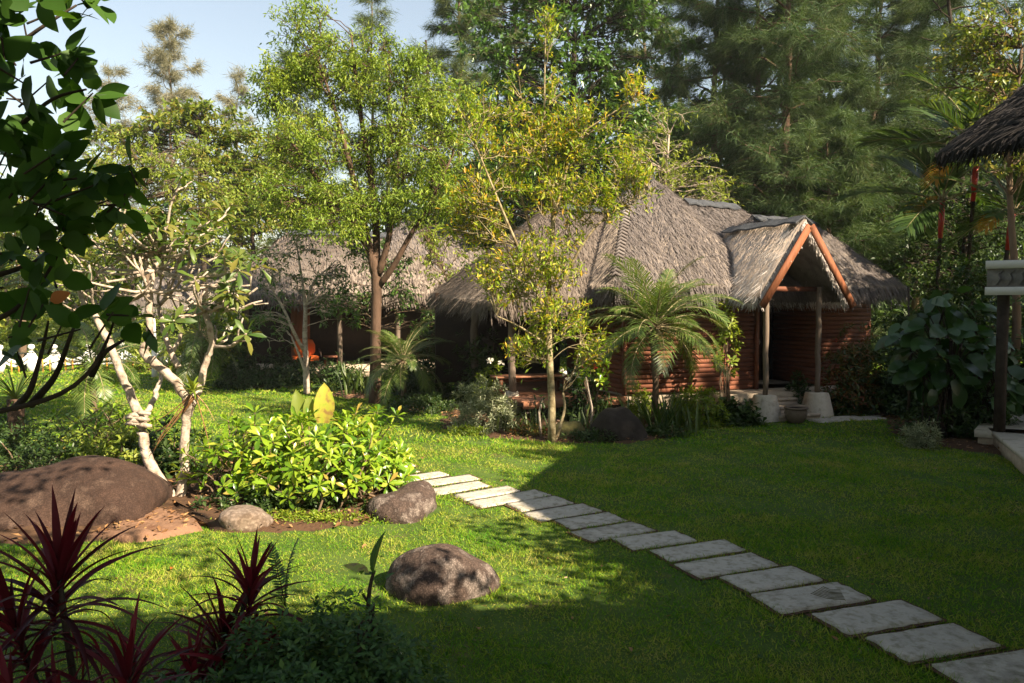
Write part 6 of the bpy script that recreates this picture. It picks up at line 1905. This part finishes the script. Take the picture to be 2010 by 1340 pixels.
def lawn_bits():
    rg = np.random.default_rng(277)
    for nm, n, mat, lab, size in (('lawn_weeds', 420, M['l_cover'], 'small broad-leaved weeds dotted through the lawn', .03), ('lawn_debris', 520, M['dry'], 'bits of dry leaf and twig lying on the lawn', .035)):
        y = 3.4 + 15 * rg.uniform(size=n) ** 1.3; x = rg.uniform(-1, 1, n) * (.7 * y + .5)
        ok = np.ones(n, bool)
        for pl in (bedA, bedB, bedC, bedD, bedF): ok &= ~poly_mask(pl, x, y)
        for (c, la, sa, ln, wd) in [q[:5] for q in slabs]:
            dx, dy = x - c.x, y - c.y
            ok &= ~((np.abs(dx * la.x + dy * la.y) < ln / 2) & (np.abs(dx * sa.x + dy * sa.y) < wd / 2))
        for (cx, cy_, rx, ry, rot) in ROCKS: ok &= ((x - cx) / rx) ** 2 + ((y - cy_) / ry) ** 2 > 1.1
        x, y = x[ok], y[ok]; n = len(x)
        if nm == 'lawn_weeds':
            k = 7; th = rg.uniform(0, 6.28, n * k); el = rg.uniform(.1, .7, n * k)
            P = np.repeat(np.stack([x, y, np.full(n, .012)], 1), k, 0)
            D = np.stack([np.cos(th) * np.cos(el), np.sin(th) * np.cos(el), np.sin(el)], 1)
            V, F = leaf_arrays(T_OBOV, P, D, np.tile([0, 0, 1.0], (n * k, 1)), size * rg.uniform(.6, 1.6, n * k), size * .5)
        else:
            th = rg.uniform(0, 6.28, n)
            V, F = leaf_arrays(T_DIAMOND, np.stack([x, y, rg.uniform(.02, .04, n)], 1), np.stack([np.cos(th), np.sin(th), rg.normal(size=n) * .3], 1), rg.normal(size=(n, 3)) * .5 + np.array([0, 0, 1.0]), size * rg.uniform(.4, 1.8, n), size * rg.uniform(.15, .6, n))
        b = MB(); b.add(V, F); o = b.build(nm, mat); tag(o, lab, 'weeds' if nm == 'lawn_weeds' else 'debris', kind='stuff')
lawn_bits()

# litter in the beds
def litter():
    rg = np.random.default_rng(275)
    X, Y = [], []
    for pl, m in ((bedA, 1500), (bedB, 1700), (bedC, 120), (bedF, 700), (bedD, 60)):
        lo, hi = pl.min(0), pl.max(0)
        x = rg.uniform(lo[0], hi[0], m * 2); y = rg.uniform(lo[1], hi[1], m * 2)
        ok = poly_mask(pl, x, y); X.append(x[ok]); Y.append(y[ok])
    X = np.concatenate(X); Y = np.concatenate(Y); n = len(X)
    th = rg.uniform(0, 6.28, n)
    V, F = leaf_arrays(T_DIAMOND, np.stack([X, Y, rg.uniform(.045, .075, n)], 1), np.stack([np.cos(th), np.sin(th), rg.normal(size=n) * .3], 1), rg.normal(size=(n, 3)) * .4 + np.array([0, 0, 1.0]), rg.uniform(.04, .11, n), rg.uniform(.02, .045, n))
    b = MB(); b.add(V, F); o = b.build('leaf_litter', M['dry']); tag(o, 'brown leaf litter lying on the soil of the beds', 'litter', kind='stuff')
litter()

# ------------------------------------------------------------------ unseen trees: some shade the lawn, others are added to block sky light
simple_tree_off = [((10.5, 4.5), 8.5, [((9.6, 5.5, 6.6), (2.4, 2.0, 1.4), 46), ((11.5, 3.5, 8.0), (2.2, 2.2, 1.4), 34)], 281, 'shade tree standing beyond the right edge near the neighbouring roof'),
                   ((14.3, 11.5), 8.5, [((12.4, 12.0, 6.7), (1.2, 1.1, .6), 36), ((14.8, 12.0, 7.2), (1.6, 1.3, .9), 50), ((14.5, 8.5, 7.0), (2.2, 2.0, 1.2), 36)], 282, 'shade tree standing beyond the right edge near the pavilion'),
                   ((18.0, 15.0), 10, [((17.5, 14.5, 6.5), (2.4, 2.4, 2.4), 50), ((19.5, 17, 7.5), (2.4, 2.4, 2.4), 40)], 284, 'unseen dark tree added behind the pavilion to block sky light'),  # this and the next two are added to darken the shaded ground
                   ((-2.0, -11.0), 10, [((-3, -10, 6), (3.6, 2.4, 3.0), 70), ((1.5, -11, 6.5), (3.4, 2.4, 3.0), 70)], 285, 'unseen broad tree added behind the camera to block sky light'),
                   ((-10.0, -5.0), 9, [((-9, -4.5, 5.5), (2.6, 2.6, 2.8), 60), ((-12, -6, 6), (2.6, 2.6, 2.8), 50)], 286, 'unseen broad tree added behind the camera on the left to block sky light'),
                   ((14.0, 4.0), 12, [((13.0, 4.5, 10.5), (2.8, 2.4, 1.8), 48), ((15, 5, 8.5), (2.6, 2.2, 1.8), 40)], 283, 'tall shade tree far beyond the right edge')]
for (bx, by), h, lobes, sd, lab in simple_tree_off:
    clump_tree('shade_tree', lab, 'tree', sd, [([(bx, by, 0), (bx + .1, by, h * .4), (bx - .1, by + .1, h * .9)], [.22, .17, .05])], lobes, .7, 60, .26, .13, M['l_dark'], M['bark'], limb_r=.04)

def shadow_vine():  # leaves added out of view to break up the roof's straight shadow edge
    rg = np.random.default_rng(295)
    root = thing('added_vine', 'unseen leafy vine added along the near thatched eave to soften its shadow edge', 'vine', (5.0, 3.4, 4.0))
    LP, LD = [], []
    mb = MB()
    pts = [NQ(rg.normal() * .28 - .1, e, 3.75 + rg.uniform(0, .35)) for e in rg.uniform(1.5, 4.8, 30)] + [v0.lerp(v1, t) + Vector((0, rg.normal() * .2 - .05, rg.uniform(0, .4))) for t in rg.uniform(.3, 1.0, 34)]
    for c in pts:
        m = int(rg.integers(8, 26))
        LP.append(np.array(tuple(c)) + rg.normal(size=(m, 3)) * np.array([.16, .16, .1])); LD.append(rnd_dirs(rg, m))
    for a, b in ((NQ(0, 1.5, 3.75), NQ(0, 4.8, 3.75)), (v0 + Z3 * .1, v1 + Z3 * .1)):
        mb.tube(wobble(rg, np.array([tuple(a.lerp(b, t)) for t in np.linspace(0, 1, 16)]), .06), np.linspace(.03, .015, 16), 5)
    mb.build('stem', M['bark'], root, smooth=True)
    LP = np.vstack(LP); LD = np.vstack(LD); n = len(LP)
    V, F = leaf_arrays(T_OBOV, LP, LD, rnd_dirs(rg, n) + np.array([0, 0, 1.0]), .13, .08)
    b = MB(); b.add(V, F); b.build('foliage', M['l_dark'], root, kind='stuff')
shadow_vine()

added_canopy = [((-8.5, 4.0), 12, [((-4.5, -1, 12), (4.0, 4.5, 1.2), 90), ((-.5, 5.5, 12.6), (3.2, 4.0, 1.1), 80), ((-5.5, 6.5, 12), (3.6, 3.5, 1.1), 80), ((-10, 2, 10.5), (3.0, 4, 1.8), 50)], 291, 'unseen very tall spreading tree added left of the camera to block sky light'),  # high crowns added out of view to cut sky light in the shade
          ((18.0, 4.0), 13, [((16.5, 2.5, 11.5), (3.0, 4.5, 1.6), 80), ((19.0, 9, 10.5), (3.0, 4, 2.2), 70), ((13.5, -3, 9.0), (3.0, 3.5, 1.6), 60)], 292, 'unseen very tall spreading tree added right of the camera to block sky light'),
          ((4.0, -9.0), 11, [((2.5, -7.5, 8.5), (4.0, 3.0, 2.0), 80), ((8.5, -9, 9.5), (4.0, 3.0, 2.5), 80)], 293, 'unseen tall dense tree added behind the camera on the right to block sky light')]
for (bx, by), h, lobes, sd, lab in added_canopy:
    clump_tree('shade_tree', lab, 'tree', sd, [([(bx, by, 0), (bx + .2, by, h * .4), (bx + .5, by + .2, h * .85)], [.35, .28, .12])], lobes, 1.15, 70, .48, .26, M['l_dark'], M['bark'], limb_r=.05)

# objects that only hold properties for parts need none at top level
print('grass blades', N_GRASS, 'objects', len(bpy.data.objects), 'tris', sum(len(m.polygons) for m in bpy.data.meshes))

# ------------------------------------------------------------------ humid air
if HAZE > 0:
    hm = bpy.data.materials.new('humid_air'); hm.use_nodes = True
    hn = hm.node_tree; hn.nodes.clear()
    ho = hn.nodes.new('ShaderNodeOutputMaterial'); hv = hn.nodes.new('ShaderNodeVolumePrincipled')
    hv.inputs['Color'].default_value = (.92, .95, 1.0, 1); hv.inputs['Density'].default_value = HAZE
    hv.inputs['Anisotropy'].default_value = 0.1
    hn.links.new(hv.outputs[0], ho.inputs['Volume'])
    mb = MB(); mb.box((0, 420, 11.75), (900, 1000, 26.5)); o = mb.build('haze', hm); o['kind'] = 'stuff'
